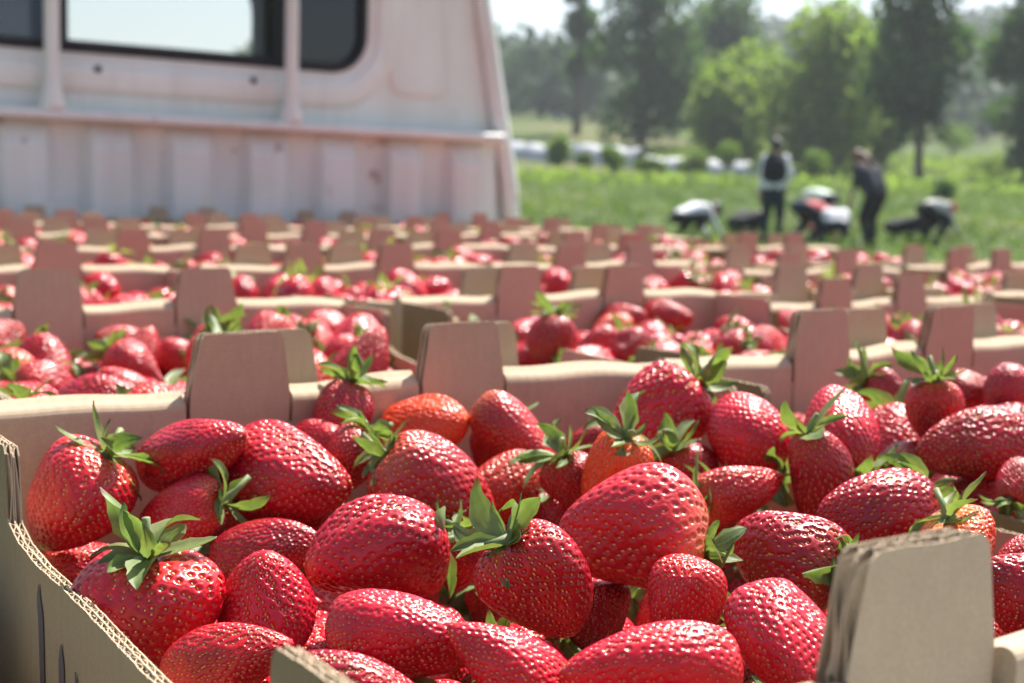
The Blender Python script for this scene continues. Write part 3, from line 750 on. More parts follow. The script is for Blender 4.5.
# all the others, which melt into one red mass towards the cab
mbf = MB(); mbc = MB(); tn = []
rgf = np.random.default_rng(61)
def qmat(u, roll): return np.array(axis_quat(u, roll).to_matrix())
for r in rest:
    FAR.append((r['pos'], r['u'], r['L'], r['W'], r['lay'] > 0 and rgf.random() < .75))
Vs, Qs, nb = [], [], 0
for pos, u, L, W, cal in FAR:
    v, q4, asp = PROTO_FAR[int(rgf.integers(3))]
    Rm = qmat(u, rgf.uniform(0, 6.28)); sc_ = np.array([W, W, L/asp])
    Vs.append((v*sc_) @ Rm.T+np.array(pos)+np.array([0, 0, ZC])); Qs.append(q4+nb); nb += len(v)
    if cal:
        cm, ct = CALYX_FAR[int(rgf.integers(3))]
        cv = np.concatenate(cm.V)*(W*1.15)+np.array([0, 0, L*.5-.03*W])
        mbc.add(cv @ Rm.T+np.array(pos)+np.array([0, 0, ZC]), np.concatenate(cm.F4)); tn.append(ct)
me = np_mesh('strawberries', np.concatenate(Vs), [np.concatenate(Qs)], [M['berry_far']], True)
sb = link('strawberries', me); tag(sb, 'red mass of smaller blurred strawberries filling the farther cardboard trays', 'strawberries', BERRIES, 'stuff')
cme = mbc.mesh('calyx', M['calyx'], False, attrs={'tone': np.clip(np.concatenate(tn), 0, 1)})
co = link('calyx', cme, sb); co['kind'] = 'stuff'
# ------------------------------------------------------------------ the truck
def paint(name, base, rust=.5):
    m, nt, b = new_mat(name)
    tc = N(nt, 'ShaderNodeTexCoord')
    n1 = noise(nt, 3.2, 6, .62, vec=tc.outputs['Object'])
    mp = N(nt, 'ShaderNodeMapping'); mp.inputs['Scale'].default_value = (16, 16, 1.6); L_(nt, tc.outputs['Object'], mp.inputs['Vector'])
    n2 = noise(nt, 1., 5, .65, vec=mp.outputs[0])
    n3 = noise(nt, 9., 6, .7, vec=tc.outputs['Object'])
    dirt = ramp(nt, [(.35, (1, 1, 1)), (.75, (.88, .86, .83))]); L_(nt, n1, dirt.inputs[0])
    streak = ramp(nt, [(.45, (1, 1, 1)), (.8, (.86, .82, .79))]); L_(nt, n2, streak.inputs[0])
    c = mixc(nt, 1., base, dirt.outputs[0], 'MULTIPLY'); c = mixc(nt, 1., c, streak.outputs[0], 'MULTIPLY')
    rf = ramp(nt, [(.665-.06*rust, (0, 0, 0)), (.74-.06*rust, (1, 1, 1))]); L_(nt, n3, rf.inputs[0])
    c = mixc(nt, rf.outputs[0], c, (.30, .12, .06))
    L_(nt, c, b.inputs['Base Color']); b.inputs['Roughness'].default_value = .42
    bump(nt, b, n3, .05, .01)
    return m
M['paint'] = paint('weathered_white_paint', (.785, .79, .74), .25)
M['paint_bed'] = paint('rusty_white_paint', (.735, .755, .725), .8)
M['rubber'] = simple('black_rubber', (.012, .012, .014), .55, var=.3)
M['lining'] = simple('dark_cab_lining', (.085, .088, .10), .8)
M['steel'] = simple('worn_steel_deck', (.32, .30, .28), .6, nscale=5)
def glass(name, tint, gloss_rough=.02, fres=1.45):
    m, nt, b = new_mat(name); nt.nodes.remove(b)
    t = N(nt, 'ShaderNodeBsdfTransparent'); t.inputs[0].default_value = (*tint, 1)
    g = N(nt, 'ShaderNodeBsdfGlossy'); g.inputs['Roughness'].default_value = gloss_rough
    f = N(nt, 'ShaderNodeFresnel'); f.inputs[0].default_value = fres
    mx = N(nt, 'ShaderNodeMixShader'); L_(nt, f.outputs[0], mx.inputs[0]); L_(nt, t.outputs[0], mx.inputs[1]); L_(nt, g.outputs[0], mx.inputs[2])
    L_(nt, mx.outputs[0], nt.nodes['Material Output'].inputs['Surface']); return m
M['glass'] = glass('clear_window_glass', (.93, .935, .915))
M['glass_dark'] = glass('tinted_window_glass', (.20, .21, .24), .05, 1.75)

truck = link('flatbed_truck', None, None, (1.12, 3.0, ZC-.2155))
tag(truck, 'old white truck with rust marks, its flatbed packed with strawberry trays', 'truck')
TX, TY, TZ = 1.12, 3.0, -.2155            # truck-local origin, camera-relative
def tb(mb, name, mats, parent=None, smooth=False):
    me = mb.mesh(name, mats, smooth)
    return link(name, me, parent or truck)
def lx(x): return x-TX
def ly(y): return y-TY
def lz(z): return z-TZ
def hw(z): return .978-.205*np.clip(z+.1, 0, 2)
NA = 240
ANG = np.linspace(0, 2*PI, NA, endpoint=False)
WCZ = .54
def cab_outline(inset):
    zt, zb, rad = .98-inset, -.50+inset, .13
    P = []
    zz = np.concatenate([np.linspace(zb, zt-rad, 60)])
    R = [(hw(z)-inset, z) for z in zz]
    xr = hw(zt-rad)-inset-rad
    R += [(xr+rad*math.cos(a), zt-rad+rad*math.sin(a)) for a in np.linspace(0.05, PI/2, 16)]
    R += [(x, zt) for x in np.linspace(xr, 0, 20)[1:]]
    P = R+[(-x, z) for x, z in R[::-1]]
    P += [(x, zb) for x in np.linspace(-hw(zb)+inset, hw(zb)-inset, 40)]
    P = np.array(P); a = np.arctan2(P[:, 1]-WCZ, P[:, 0]); r = np.hypot(P[:, 0], P[:, 1]-WCZ)
    o = np.argsort(a); a = a[o]; r = r[o]
    a = np.concatenate([a-2*PI, a, a+2*PI]); r = np.tile(r, 3)
    rr = np.interp((ANG+PI) % (2*PI)-PI, a, r)
    return np.stack([rr*np.cos(ANG), WCZ+rr*np.sin(ANG)], 1)
def round_rect(x0, x1, z0, z1, rad):
    cx, cz = 0, WCZ
    out = []
    for a in ANG:
        d = np.array([math.cos(a), math.sin(a)])
        lo, hi = 0., 3.
        for _ in range(40):
            m_ = (lo+hi)/2; p = np.array([cx, cz])+d*m_
            mx_, mz_ = (x0+x1)/2, (z0+z1)/2; qx = abs(p[0]-mx_)-(x1-x0)/2+rad; qz = abs(p[1]-mz_)-(z1-z0)/2+rad
            sd_ = math.hypot(max(qx, 0), max(qz, 0))+min(max(qx, qz), 0)-rad
            if sd_ < 0: lo = m_
            else: hi = m_
        out.append(np.array([cx, cz])+d*lo)
    return np.array(out)
def loop3(L2, y): return np.stack([L2[:, 0], np.full(len(L2), ly(y)), L2[:, 1]-TZ], 1)
def closed(Gs): 
    G = np.stack(Gs); return np.concatenate([G, G[:, :1]], 1)
Wn = lambda off: round_rect(-.48-off, .48+off, .285-off, .80+off, .085+off)
Ws = lambda off: round_rect(-.80-off, .80+off, .25-off, .82+off, .11+off)
YR, YF = 3.06, 4.42
mb = MB()
mb.grid(closed([loop3(Wn(0), YR+.03), loop3(Wn(0), YR+.004), loop3(Wn(.004), YR), loop3(Wn(.055), YR), loop3(cab_outline(.06), YR), loop3(cab_outline(.045), YR+.002), loop3(cab_outline(.02), YR+.018), loop3(cab_outline(.004), YR+.045), loop3(cab_outline(0), YR+.075),
                loop3(cab_outline(0), YR+.6), loop3(cab_outline(0), YF-.1), loop3(cab_outline(.03), YF-.02), loop3(cab_outline(.06), YF), loop3(Ws(0), YF)]))
cab = tb(mb, 'cab_body', M['paint'], None, True)
mb = MB()
mb.grid(closed([loop3(Wn(.002), YR+.03), loop3(cab_outline(.09), YR+.035), loop3(cab_outline(.05), YR+.10), loop3(cab_outline(.05), YF-.12), loop3(cab_outline(.09), YF-.03), loop3(Ws(.0), YF-.015)]))
tb(mb, 'cab_lining', M['lining'], cab)
mb = MB()
mb.box(-.78, .78, ly(YF-.42), ly(YF-.05), lz(-.1), lz(.20)); tb(mb, 'dashboard', M['lining'], cab)
# raised pressing round the window, and the tall pads beside it
mb = MB()
mb.grid(closed([loop3(Wn(.036), YR+.002), loop3(Wn(.040), YR-.007), loop3(Wn(.046), YR-.010), loop3(Wn(.088), YR-.010), loop3(Wn(.097), YR-.006), loop3(Wn(.102), YR+.002)]))
tb(mb, 'window_surround', M['paint'], cab, True)
for s in (-1, 1):
    def pad(off):
        x0, x1, z0, z1, rad = .565-off, .715+off, .235-off, .84+off, .03+off
        P = []
        for cx, cz, a0 in ((x1-rad, z1-rad, 0), (x0+rad, z1-rad, PI/2), (x0+rad, z0+rad, PI), (x1-rad, z0+rad, 1.5*PI)):
            P += [(s*((cx+rad*math.cos(a0+a))-.10*(cz-.25)*0-.14*(cz+rad*math.sin(a0+a)-.25)*.6), cz+rad*math.sin(a0+a)) for a in np.linspace(0, PI/2, 9)]
        return np.array(P)
    mb = MB(); L4 = [loop3(pad(.012), YR+.002), loop3(pad(.006), YR-.005), loop3(pad(0), YR-.008), loop3(pad(-.012), YR-.008)]
    mb.grid(closed(L4)); c = L4[-1].mean(0); n0 = len(L4[-1])
    mb.add(np.concatenate([L4[-1], [c]]), (), [(i, (i+1) % n0, n0) for i in range(n0)])
    tb(mb, 'pressed_panel', M['paint'], cab, True)
# rear window: seal, three panes, dividers
win = link('rear_window', None, truck, (0, 0, 0))
def rect_pane(x0, x1, z0, z1, y, name, mat):
    mb = MB(); mb.box(x0, x1, ly(y), ly(y)+.004, lz(z0), lz(z1)); return tb(mb, name, mat, win)
rect_pane(-.250, .250, .285, .80, YR+.016, 'pane', M['glass'])
rect_pane(-.48, -.265, .285, .80, YR+.010, 'pane', M['glass_dark']); rect_pane(.274, .48, .285, .80, YR+.010, 'pane', M['glass_dark'])
mb = MB()
ring = loop3(Wn(.002), YR+.004); mb.tube(np.concatenate([ring, ring[:2]]), .0125, 8, False)
tb(mb, 'seal', M['rubber'], win, True)
mb = MB()
for x in (-.257, .262): mb.box(x-.012, x+.012, ly(YR+.006), ly(YR+.026), lz(.285), lz(.80))
mb.box(-.245, .250, ly(YR+.006), ly(YR+.024), lz(.291), lz(.299)); tb(mb, 'divider', M['rubber'], win)
mb = MB(); G = [loop3(Ws(-.02), YF+.004)]; c = G[0].mean(0); mb.add(np.concatenate([G[0], [c]]), (), [(i, (i+1) % NA, NA) for i in range(NA)])
ws = tb(mb, 'windscreen', M['glass']); 
mb = MB(); ring = loop3(Ws(-.005), YF+.004); mb.tube(np.concatenate([ring, ring[:2]]), .03, 8, False); tb(mb, 'seal', M['rubber'], ws, True)
# headboard with pressed ribs, ledge, guard bars
x = [.17]; d = []
xs, ys = [], []
X = .17-.03
while X < 1.985:
    for dx, dy in ((0, 3.038), (.022, 3.006), (.108, 3.006), (.130, 3.038), (.185, 3.038)):
        if X+dx < 1.99: xs.append(X+dx); ys.append(dy)
    X += .187
xs.append(1.99); ys.append(3.035)
prof = np.array([(lx(a), ly(b)) for a, b in zip(xs, ys)])
zz = np.array([-.2155, -.1, 0, .06, .095, .1225]); G = np.zeros((len(zz), len(prof), 3))
for i, z in enumerate(zz):
    k = 1 if z < .08 else max(0, 1-(z-.08)/.035)
    G[i, :, 0] = prof[:, 0]; G[i, :, 1] = ly(3.040)+(prof[:, 1]-ly(3.040))*k; G[i, :, 2] = lz(z)
mb = MB(); mb.grid(G); mb.grid(G+np.array([0, .006, 0])); hb = tb(mb, 'headboard', M['paint_bed'])
mb = MB()
zc_, yc_ = .131, 3.018
P = [(ly(yc_)+.034*math.copysign(abs(math.cos(a))**.5, math.cos(a)), lz(zc_)+.0125*math.copysign(abs(math.sin(a))**.5, math.sin(a))) for a in np.linspace(0, 2*PI, 20, endpoint=False)]
mb.prism(P, 'x', lx(.19), lx(1.985)); tb(mb, 'ledge_rail', M['paint_bed'], hb, False)
for xb in (.825, 1.386):
    mb = MB(); zs = np.array([.141, .15, .17, .20, .24, .5, .8, .86]); 
    mb.tube([(lx(xb), ly(3.012), lz(z)) for z in zs], [.030, .029, .023, .018, .0165, .0165, .0165, .0165], 14)
    tb(mb, 'guard_bar', M['paint'], hb, True)
mb = MB(); mb.tube([(lx(x_), ly(3.012), lz(.872)) for x_ in (.3, .8, 1.4, 1.94)], .0165, 12); tb(mb, 'guard_rail', M['paint'], hb, True)
for s in (-1, 1):
    mb = MB(); mb.tube([(s*(hw(z)-.038), ly(3.052-.01), lz(z)) for z in (-.21, 0, .2, .49, .75, .86)], [.026, .026, .025, .022, .02, .02], 14)
    tb(mb, 'corner_post', M['paint_bed'], cab, True)
for px, z in ((.935, .238), (1.305, .238)):
    mb = MB(); mb.tube([(lx(px), ly(3.046), lz(z)), (lx(px), ly(3.0635), lz(z))], .008, 12); tb(mb, 'plug', M['rubber'], cab)
# load bed
mb = MB(); mb.box(lx(.09), lx(2.12), ly(-.9), ly(3.03), -.05, -.0005); bed = tb(mb, 'bed_deck', M['steel'])
mb = MB(); mb.box(lx(2.121), lx(2.15), ly(-.9), ly(3.03), -.36, .012); tb(mb, 'side_board', M['paint_bed'], bed)
mb = MB(); mb.box(lx(.068), lx(.089), ly(-.9), ly(3.03), -.36, .068); tb(mb, 'side_board', M['paint_bed'], bed)  # left board, out of view, raised to block light from the nearest tray's wall
for xx in (.62, 1.62):
    mb = MB(); mb.box(lx(xx-.04), lx(xx+.04), ly(-.85), ly(4.3), -.24, -.051); tb(mb, 'chassis_beam', M['rubber'], bed)
for xx in (.36, 1.88):
    for yy in (.35, 3.85):
        w = link('wheel', None, truck, (lx(xx), ly(yy), -ZC-TZ+.33))
        mb = MB(); a = np.linspace(0, 2*PI, 40)
        pr = [(-.10, .20), (-.105, .30), (-.085, .328), (.085, .328), (.105, .30), (.10, .20)]
        mb.grid(np.array([[(u, r_*math.cos(t), r_*math.sin(t)) for t in a] for u, r_ in pr])); tb(mb, 'tyre', M['rubber'], w, True)
        pr = [(-.09, .2), (-.03, .19), (-.03, .002), (.03, .002), (.03, .19), (.09, .2)]
        mb = MB(); mb.grid(np.array([[(u, r_*math.cos(t), r_*math.sin(t)) for t in a] for u, r_ in pr])); tb(mb, 'rim', M['paint_bed'], w)
# ------------------------------------------------------------------ the field, hill and trees
VD = np.array([.5623, .8269]); VS = np.array([.8269, -.5623])   # along and across the view
def to_xy(t, s): return VD[0]*t+VS[0]*s, VD[1]*t+VS[1]*s
GT = [-200, 0, 12, 20, 25, 40, 50, 75, 95, 112, 125, 160, 220, 300]
GZ = [-1.12, -1.12, -1.10, -1.02, -.87, -.48, -.10, .95, 2.1, 3.6, 4.9, 7.4, 12, 17]
def smooth(a, b, x): u = np.clip((np.asarray(x)-a)/(b-a), 0, 1); return u*u*(3-2*u)
def ground(x, y):
    t = np.asarray(x)*VD[0]+np.asarray(y)*VD[1]; s = np.asarray(x)*VS[0]+np.asarray(y)*VS[1]
    z = np.interp(t, GT, GZ)
    z = z+(-.012*s)*smooth(40, 90, t)
    hill = (9+6*np.sin(s/140+.8)+4*np.sin(s/57+2)+.12*s+4*smooth(5, 70, s)-9*smooth(-30, -90, s))*smooth(250, 430, t)
    und = .25*np.sin(t/9+s/13)*smooth(45, 90, t)+1.2*np.sin(t/41+1)*np.sin(s/37)*smooth(110, 180, t)
    return z+hill+und
m, nt, b = new_mat('field_grass_ground')
tc = N(nt, 'ShaderNodeTexCoord')
n1 = noise(nt, .07, 5, .6, vec=tc.outputs['Object']); n2 = noise(nt, 1.3, 5, .65, vec=tc.outputs['Object'])
c1 = ramp(nt, [(.3, (.042, .07, .02)), (.5, (.065, .095, .03)), (.66, (.13, .12, .06)), (.78, (.17, .135, .08))]); L_(nt, n1, c1.inputs[0])
c2 = ramp(nt, [(.25, (.6, .62, .55)), (.75, (1.35, 1.3, 1.2))]); L_(nt, n2, c2.inputs[0])
c = mixc(nt, 1., c1.outputs[0], c2.outputs[0], 'MULTIPLY'); L_(nt, c, b.inputs['Base Color']); b.inputs['Roughness'].default_value = .95; b.inputs['Specular IOR Level'].default_value = .1
bump(nt, b, n2, .5, .1)
M['ground'] = m
tt = np.concatenate([np.linspace(-150, 0, 12)[:-1], np.linspace(0, 130, 66)[:-1], np.linspace(130, 470, 60), [520, 600, 720, 900]])
ss = np.concatenate([np.linspace(-620, -120, 34)[:-1], np.linspace(-120, 150, 70)[:-1], np.linspace(150, 620, 34)])
TT, SS = np.meshgrid(tt, ss, indexing='ij'); GX, GY = to_xy(TT, SS); G = np.stack([GX, GY, ground(GX, GY)+ZC], -1)
mb = MB(); mb.grid(G, True); g = mb.build('ground', M['ground'], None, True); tag(g, 'sloping green field rising to a wooded hill', None, None, 'structure')

# long low pale covers at the far side of the field
M['fleece'] = simple('pale_cover_sheet', (.40, .41, .44), .6, var=.1, nscale=1.2, bstr=.3, bdist=.1)
def low_cover(px0, d0, px1, d1, h, label):
    t0, s0 = d0, (px0-512)/FPX*d0; t1, s1 = d1, (px1-512)/FPX*d1
    x0, y0 = to_xy(t0, s0); x1, y1 = to_xy(t1, s1); xm, ym = (x0+x1)/2, (y0+y1)/2; zm = float(ground(xm, ym))
    root = link('low_tunnel', None, None, (xm, ym, zm+ZC)); tag(root, label, 'field cover', 'pale covers along the far side of the field')
    dx, dy = x1-x0, y1-y0; L = math.hypot(dx, dy); nx, ny = -dy/L, dx/L; n = 40; m = 11
    G = np.zeros((n, m, 3)); rg = np.random.default_rng(int(px0))
    mb2 = MB()
    for i, q in enumerate(np.linspace(0, 1, n)):
        hh = h*(.86+.14*abs(math.cos(q*L/2.2*PI)))
        for j, a in enumerate(np.linspace(0, PI, m)):
            w = 1.1*math.cos(a); x, y = x0+dx*q+nx*w, y0+dy*q+ny*w
            G[i, j] = (x-xm, y-ym, float(ground(x, y))-zm-.05+hh*math.sin(a))
    mb = MB(); mb.grid(G); mb.build('cover', M['fleece'], root, True)
    for k in range(0, n, 4): mb2.tube(G[k]*np.array([1, 1, 1.01]), .025, 6)
    mb2.build('hoops', M['fleece'], root)
low_cover(470, 104, 552, 97, 1.2, 'pale low cover stretched along the field just right of the truck cab')
low_cover(556, 99, 634, 95, 1.4, 'pale low cover between the leftmost bright bush and the tall dark tree')
low_cover(640, 90, 770, 86, 1.0, 'pale low cover ending behind the standing worker in the vest')
COVERS = [(104, -3.2), (97, 3.0), (99, 3.3), (95, 8.6), (90, 8.5), (86, 16.4)]

M['leaf_dark'] = leaf_material('dark_tree_leaves', [(0, (.04, .075, .038)), (.5, (.065, .108, .052)), (1, (.095, .14, .066))], .5, .6, 'tone', (1.2, 1.5, .6))
M['leaf_mid'] = leaf_material('green_tree_leaves', [(0, (.085, .125, .05)), (.5, (.125, .165, .068)), (1, (.16, .20, .08))], .45, .6, 'tone', (1.2, 1.5, .5))
M['leaf_light'] = leaf_material('light_tree_leaves', [(0, (.12, .17, .065)), (.5, (.175, .23, .09)), (1, (.23, .28, .11))], .6, .6, 'tone', (1.2, 1.4, .5))
M['leaf_bright'] = leaf_material('bright_shrub_leaves', [(0, (.09, .16, .03)), (.5, (.14, .22, .045)), (1, (.20, .27, .06))], .4, .6, 'tone', (1.2, 1.4, .4))
M['bark'] = simple('tree_bark', (.10, .085, .07), .9, nscale=6, bstr=.5, bdist=.05)

def leaf_cloud(rg, C, size, tone):
    """quads with random facing round centres C"""
    n = len(C)
    a = rg.normal(size=(n, 3)); a /= np.linalg.norm(a, axis=1)[:, None]
    b_ = rg.normal(size=(n, 3)); b_ -= a*(a*b_).sum(1)[:, None]; b_ /= np.linalg.norm(b_, axis=1)[:, None]
    c_ = np.cross(a, b_)
    s = (size*rg.uniform(.6, 1.35, n))[:, None]
    V = np.stack([C-b_*s, C-c_*s*.5+a*s*.12, C+b_*s, C+c_*s*.5+a*s*.12], 1).reshape(-1, 3)
    return V, np.arange(4*n).reshape(n, 4), np.repeat(tone, 4)

def lobes_points(rg, lobes, n):
    vol = np.array([l[3]*l[4]*l[5] for l in lobes])**.75; k = rg.choice(len(lobes), n, p=vol/vol.sum())
    d = rg.normal(size=(n, 3)); d /= np.linalg.norm(d, axis=1)[:, None]
    r = rg.uniform(0.15, 1, n)**.45
    Lb = np.array(lobes)[k]
    clump = 1+.16*np.sin(d[:, 0]*7+k)*np.sin(d[:, 1]*6+k*2)*np.sin(d[:, 2]*7+k*3)
    return Lb[:, :3]+d*Lb[:, 3:]*(r*clump)[:, None]

def tree(name, t, s, height, cw, crown0, style, leaf, seed, label, n=2600, size=.30, sparse=0.):
    """crown0: height where the crown starts, as a fraction"""
    rg = np.random.default_rng(seed); x, y = to_xy(t, s); z = float(ground(x, y))
    root = link(name, None, None, (x, y, z+ZC-.05)); tag(root, label, 'tree', 'trees beyond the field')
    mb = MB(); r0 = height*.018
    hs = np.linspace(0, height*.93, 9); wob = np.cumsum(rg.normal(0, .012*height, (9, 2)), 0)*.5; wob[0] = 0
    TP = np.stack([wob[:, 0], wob[:, 1], hs], 1); mb.tube(TP, r0*np.linspace(1.25, .12, 9), 9)
    lobes = []
    nl = {'tall': 13, 'round': 11, 'thin': 9}[style]
    for i in range(nl):
        f = crown0+(1-crown0)*((i+.5)/nl); a = rg.uniform(0, 2*PI)
        if style == 'tall': prof = .55+.45*math.sin(PI*min(1, (f-crown0)/(1-crown0)*.8+.15))
        elif style == 'round': prof = math.sin(PI*min(.97, (f-crown0)/(1-crown0)*.85+.12))
        else: prof = .5+.4*rg.random()
        rad = cw*.5*prof*rg.uniform(.25, .62); i0 = min(8, int(f/.93*8)); base = np.array([np.interp(f*height, hs, TP[:, 0]), np.interp(f*height, hs, TP[:, 1]), f*height])
        cpt = base+np.array([math.cos(a)*rad, math.sin(a)*rad, rg.uniform(-.02, .04)*height])
        lr = cw*rg.uniform(.2, .31)*(.75+.35*prof)
        lobes.append((*cpt, lr, lr, lr*rg.uniform(.7, 1.15)))
        st = base-np.array([0, 0, .09*height]); mid = (st+cpt)/2+np.array([0, 0, -.01*height])
        mb.tube([st, mid, cpt], [r0*.42, r0*.27, r0*.1], 6)
    mb.build('trunk', M['bark'], root, True)
    P = lobes_points(rg, lobes, int(n*(1-sparse)))
    P = P[P[:, 2] > height*crown0*.8]
    tone = np.clip(rg.normal(.5, .2, len(P)), 0, 1)
    V, F, tn = leaf_cloud(rg, P, size, tone)
    link('crown', np_mesh('crown', V, [F], [leaf], False, attrs={'tone': tn}), root)
    return root
def px_ts(px, d):
    return d, (px-512)/FPX*d
def T(name, px, d, *a, **k): return tree(name, *px_ts(px, d), *a, **k)
T('slender_tree', 568, 125, 19, 5.0, .30, 'thin', M['leaf_dark'], 1, 'slender tree with thin open crown beside the truck cab, leftmost of the tall trees', n=2200, size=.36)
T('broadleaf_tree', 632, 112, 17.5, 10.5, .05, 'tall', M['leaf_dark'], 2, 'tall dark tree with foliage almost to the ground, second tall tree from the cab', n=5600, size=.38)
T('broadleaf_tree', 712, 134, 13.5, 11.5, .12, 'round', M['leaf_dark'], 3, 'broad dark tree standing farther back behind the light green bushy tree', n=5000, size=.42)
T('bushy_tree', 728, 98, 7.6, 9.0, .05, 'round', M['leaf_light'], 4, 'low bushy light green tree left of the big round tree', n=5500, size=.29)
T('bushy_tree', 808, 92, 10.0, 12.2, .10, 'round', M['leaf_light'], 5, 'big round bright green tree above the standing worker in the vest', n=6500, size=.33)
T('bushy_tree', 866, 98, 6.0, 5.2, .06, 'round', M['leaf_light'], 8, 'small light green tree tucked between the round tree and a tall dark one', n=5500, size=.31)
T('broadleaf_tree', 911, 80, 13.5, 6.5, .24, 'tall', M['leaf_dark'], 6, 'tall dark tree with bare lower trunk above the worker in black', n=4800, size=.31)
T('broadleaf_tree', 1016, 84, 14, 7.2, .10, 'tall', M['leaf_dark'], 7, 'tall dark tree cut by the right edge of the photo', n=5500, size=.31)

def bush(px, d, h, w, leaf, seed, label, n=700, size=.16):
    rg = np.random.default_rng(seed); x, y = to_xy(*px_ts(px, d)); z = float(ground(x, y))
    root = link('bush', None, None, (x, y, z+ZC-.03)); tag(root, label, 'bush', 'bushes along the far side of the field')
    mb = MB(); lobes = []
    for i in range(6):
        a = rg.uniform(0, 6.28); r = w*.28*rg.random(); c_ = np.array([r*math.cos(a), r*math.sin(a), h*rg.uniform(.3, .72)])
        lobes.append((*c_, w*.27, w*.27, h*.28)); mb.tube([(0, 0, 0), c_*.5, c_], [.05, .035, .012], 6)
    mb.build('stem', M['bark'], root)
    P = lobes_points(rg, lobes, n); P = P[P[:, 2] > .05]
    V, F, tn = leaf_cloud(rg, P, size, np.clip(rg.normal(.5, .22, len(P)), 0, 1))
    link('foliage', np_mesh('foliage', V, [F], [leaf], False, attrs={'tone': tn}), root)
BU = [(552, 76, 2.3, 1.7, 'leaf_bright', 'upright bright green bush beside the truck cab, leftmost of the bushes'),
      (606, 73, 1.6, 1.9, 'leaf_bright', 'bright green bush below the tall dark tree'),
      (640, 70, 1.3, 2.2, 'leaf_mid', 'dull green bush above the worker in a white shirt bending down'),
      (688, 74, 1.7, 2.5, 'leaf_mid', 'dull green bush below the low bushy tree'),
      (716, 82, 2.3, 2.2, 'leaf_bright', 'bright green bush left of the standing worker in the vest'),
      (802, 71, 1.9, 1.7, 'leaf_bright', 'bright green bush between the two standing workers'),
      (856, 74, 1.9, 2.0, 'leaf_mid', 'dull green bush behind the worker in black'),
      (940, 120, 3.6, 4.4, 'leaf_bright', 'light green bush right of the tall dark tree with bare trunk'),
      (985, 92, 2.2, 4.4, 'leaf_light', 'wide pale bush near the right edge of the photo'),
      (936, 52, .85, 1.3, 'leaf_dark', 'low dark bush above the worker in a red cap'),
      (578, 80, 1.2, 1.6, 'leaf_mid', 'small dull green bush between the two leftmost bright ones'),
      (760, 84, 1.8, 2.6, 'leaf_mid', 'dull green bush directly behind the standing worker in the vest')]
for i, (px, d, h, w, lf, lab) in enumerate(BU): bush(px, d, h, w, M[lf], 70+i, lab)

# wooded hill and valley woods, one mass
rgw = np.random.default_rng(90)
CC, TN = [], []
for i in range(1900):
    t = rgw.uniform(190, 470); s = rgw.uniform(-330, 330)*(t/420)
    if t < 285 and rgw.random() < .35: continue
    if s < -.20*t: continue
    x, y = to_xy(t, s); z = float(ground(x, y)); h = rgw.uniform(7, 14); w = h*.36
    k = 46
    d = rgw.normal(size=(k, 3)); d /= np.linalg.norm(d, axis=1)[:, None]
    P = np.array([x, y, z+ZC+h*.52])+d*np.array([w, w, h*.5])*(rgw.uniform(.3, 1, k)**.4)[:, None]
    CC.append(P); TN.append(np.full(k, np.clip(rgw.normal(.5, .28), 0, 1)))
M['leaf_far'] = leaf_material('far_wood_leaves', [(0, (.028, .058, .026)), (.5, (.048, .088, .038)), (1, (.07, .115, .05))], .3, .7, 'tone', (1.1, 1.3, .8))
V, F, tn = leaf_cloud(rgw, np.concatenate(CC), 1.5, np.concatenate(TN))
o = link('woods', np_mesh('woods', V, [F], [M['leaf_far']], False, attrs={'tone': tn})); tag(o, 'far wooded hillside fading into blue haze', 'woods', None, 'stuff')

# strawberry plants in the field and rough grass beyond it
rgp = np.random.default_rng(91)
CC, TN = [], []
for row in np.arange(-30, 42, 1.1):
    for q in np.arange(13, 66, .46):
        if rgp.random() < .12: continue
        s = row+rgp.normal(0, .42); t = q+rgp.normal(0, .2)
        if not (-.05*t-2 < s < .45*t+4): continue
        x, y = to_xy(t, s); z = float(ground(x, y))+ZC
        k = 18; CC.append(np.array([x, y, z+.09])+rgp.normal(0, 1, (k, 3))*np.array([.16, .16, .07])); TN.append(np.clip(rgp.normal(.5+.35*math.sin(x*.31+1)*math.sin(y*.23)+.25*math.sin(x*.11-y*.17), .22, k), 0, 1))
V, F, tn = leaf_cloud(rgp, np.concatenate(CC), .065, np.concatenate(TN))
o = link('strawberry_plants', np_mesh('strawberry_plants', V, [F], [M['leaf_mid']], False, attrs={'tone': tn})); tag(o, 'low green strawberry plants across the field', 'plants', None, 'stuff')
CC, TN = [], []
for i in range(5200):
    t = rgp.uniform(58, 112); s = rgp.uniform(-14, 50)
    if 80 < t < 110 and s < 20 and -6 < (t-102+s*.95) < 6: continue
    if 66 < t < 96 and s < 18: continue
    x, y = to_xy(t, s); z = float(ground(x, y))+ZC; k = 6
    CC.append(np.array([x, y, z+.2])+rgp.normal(0, 1, (k, 3))*np.array([.3, .3, .16])); TN.append(np.full(k, np.clip(rgp.normal(.5, .25), 0, 1)))
V, F, tn = leaf_cloud(rgp, np.concatenate(CC), .19, np.concatenate(TN))
o = link('tall_grass', np_mesh('tall_grass', V, [F], [M['leaf_light']], False, attrs={'tone': tn})); tag(o, 'rough pale green grass and weeds beyond the strawberry rows', 'grass', None, 'stuff')

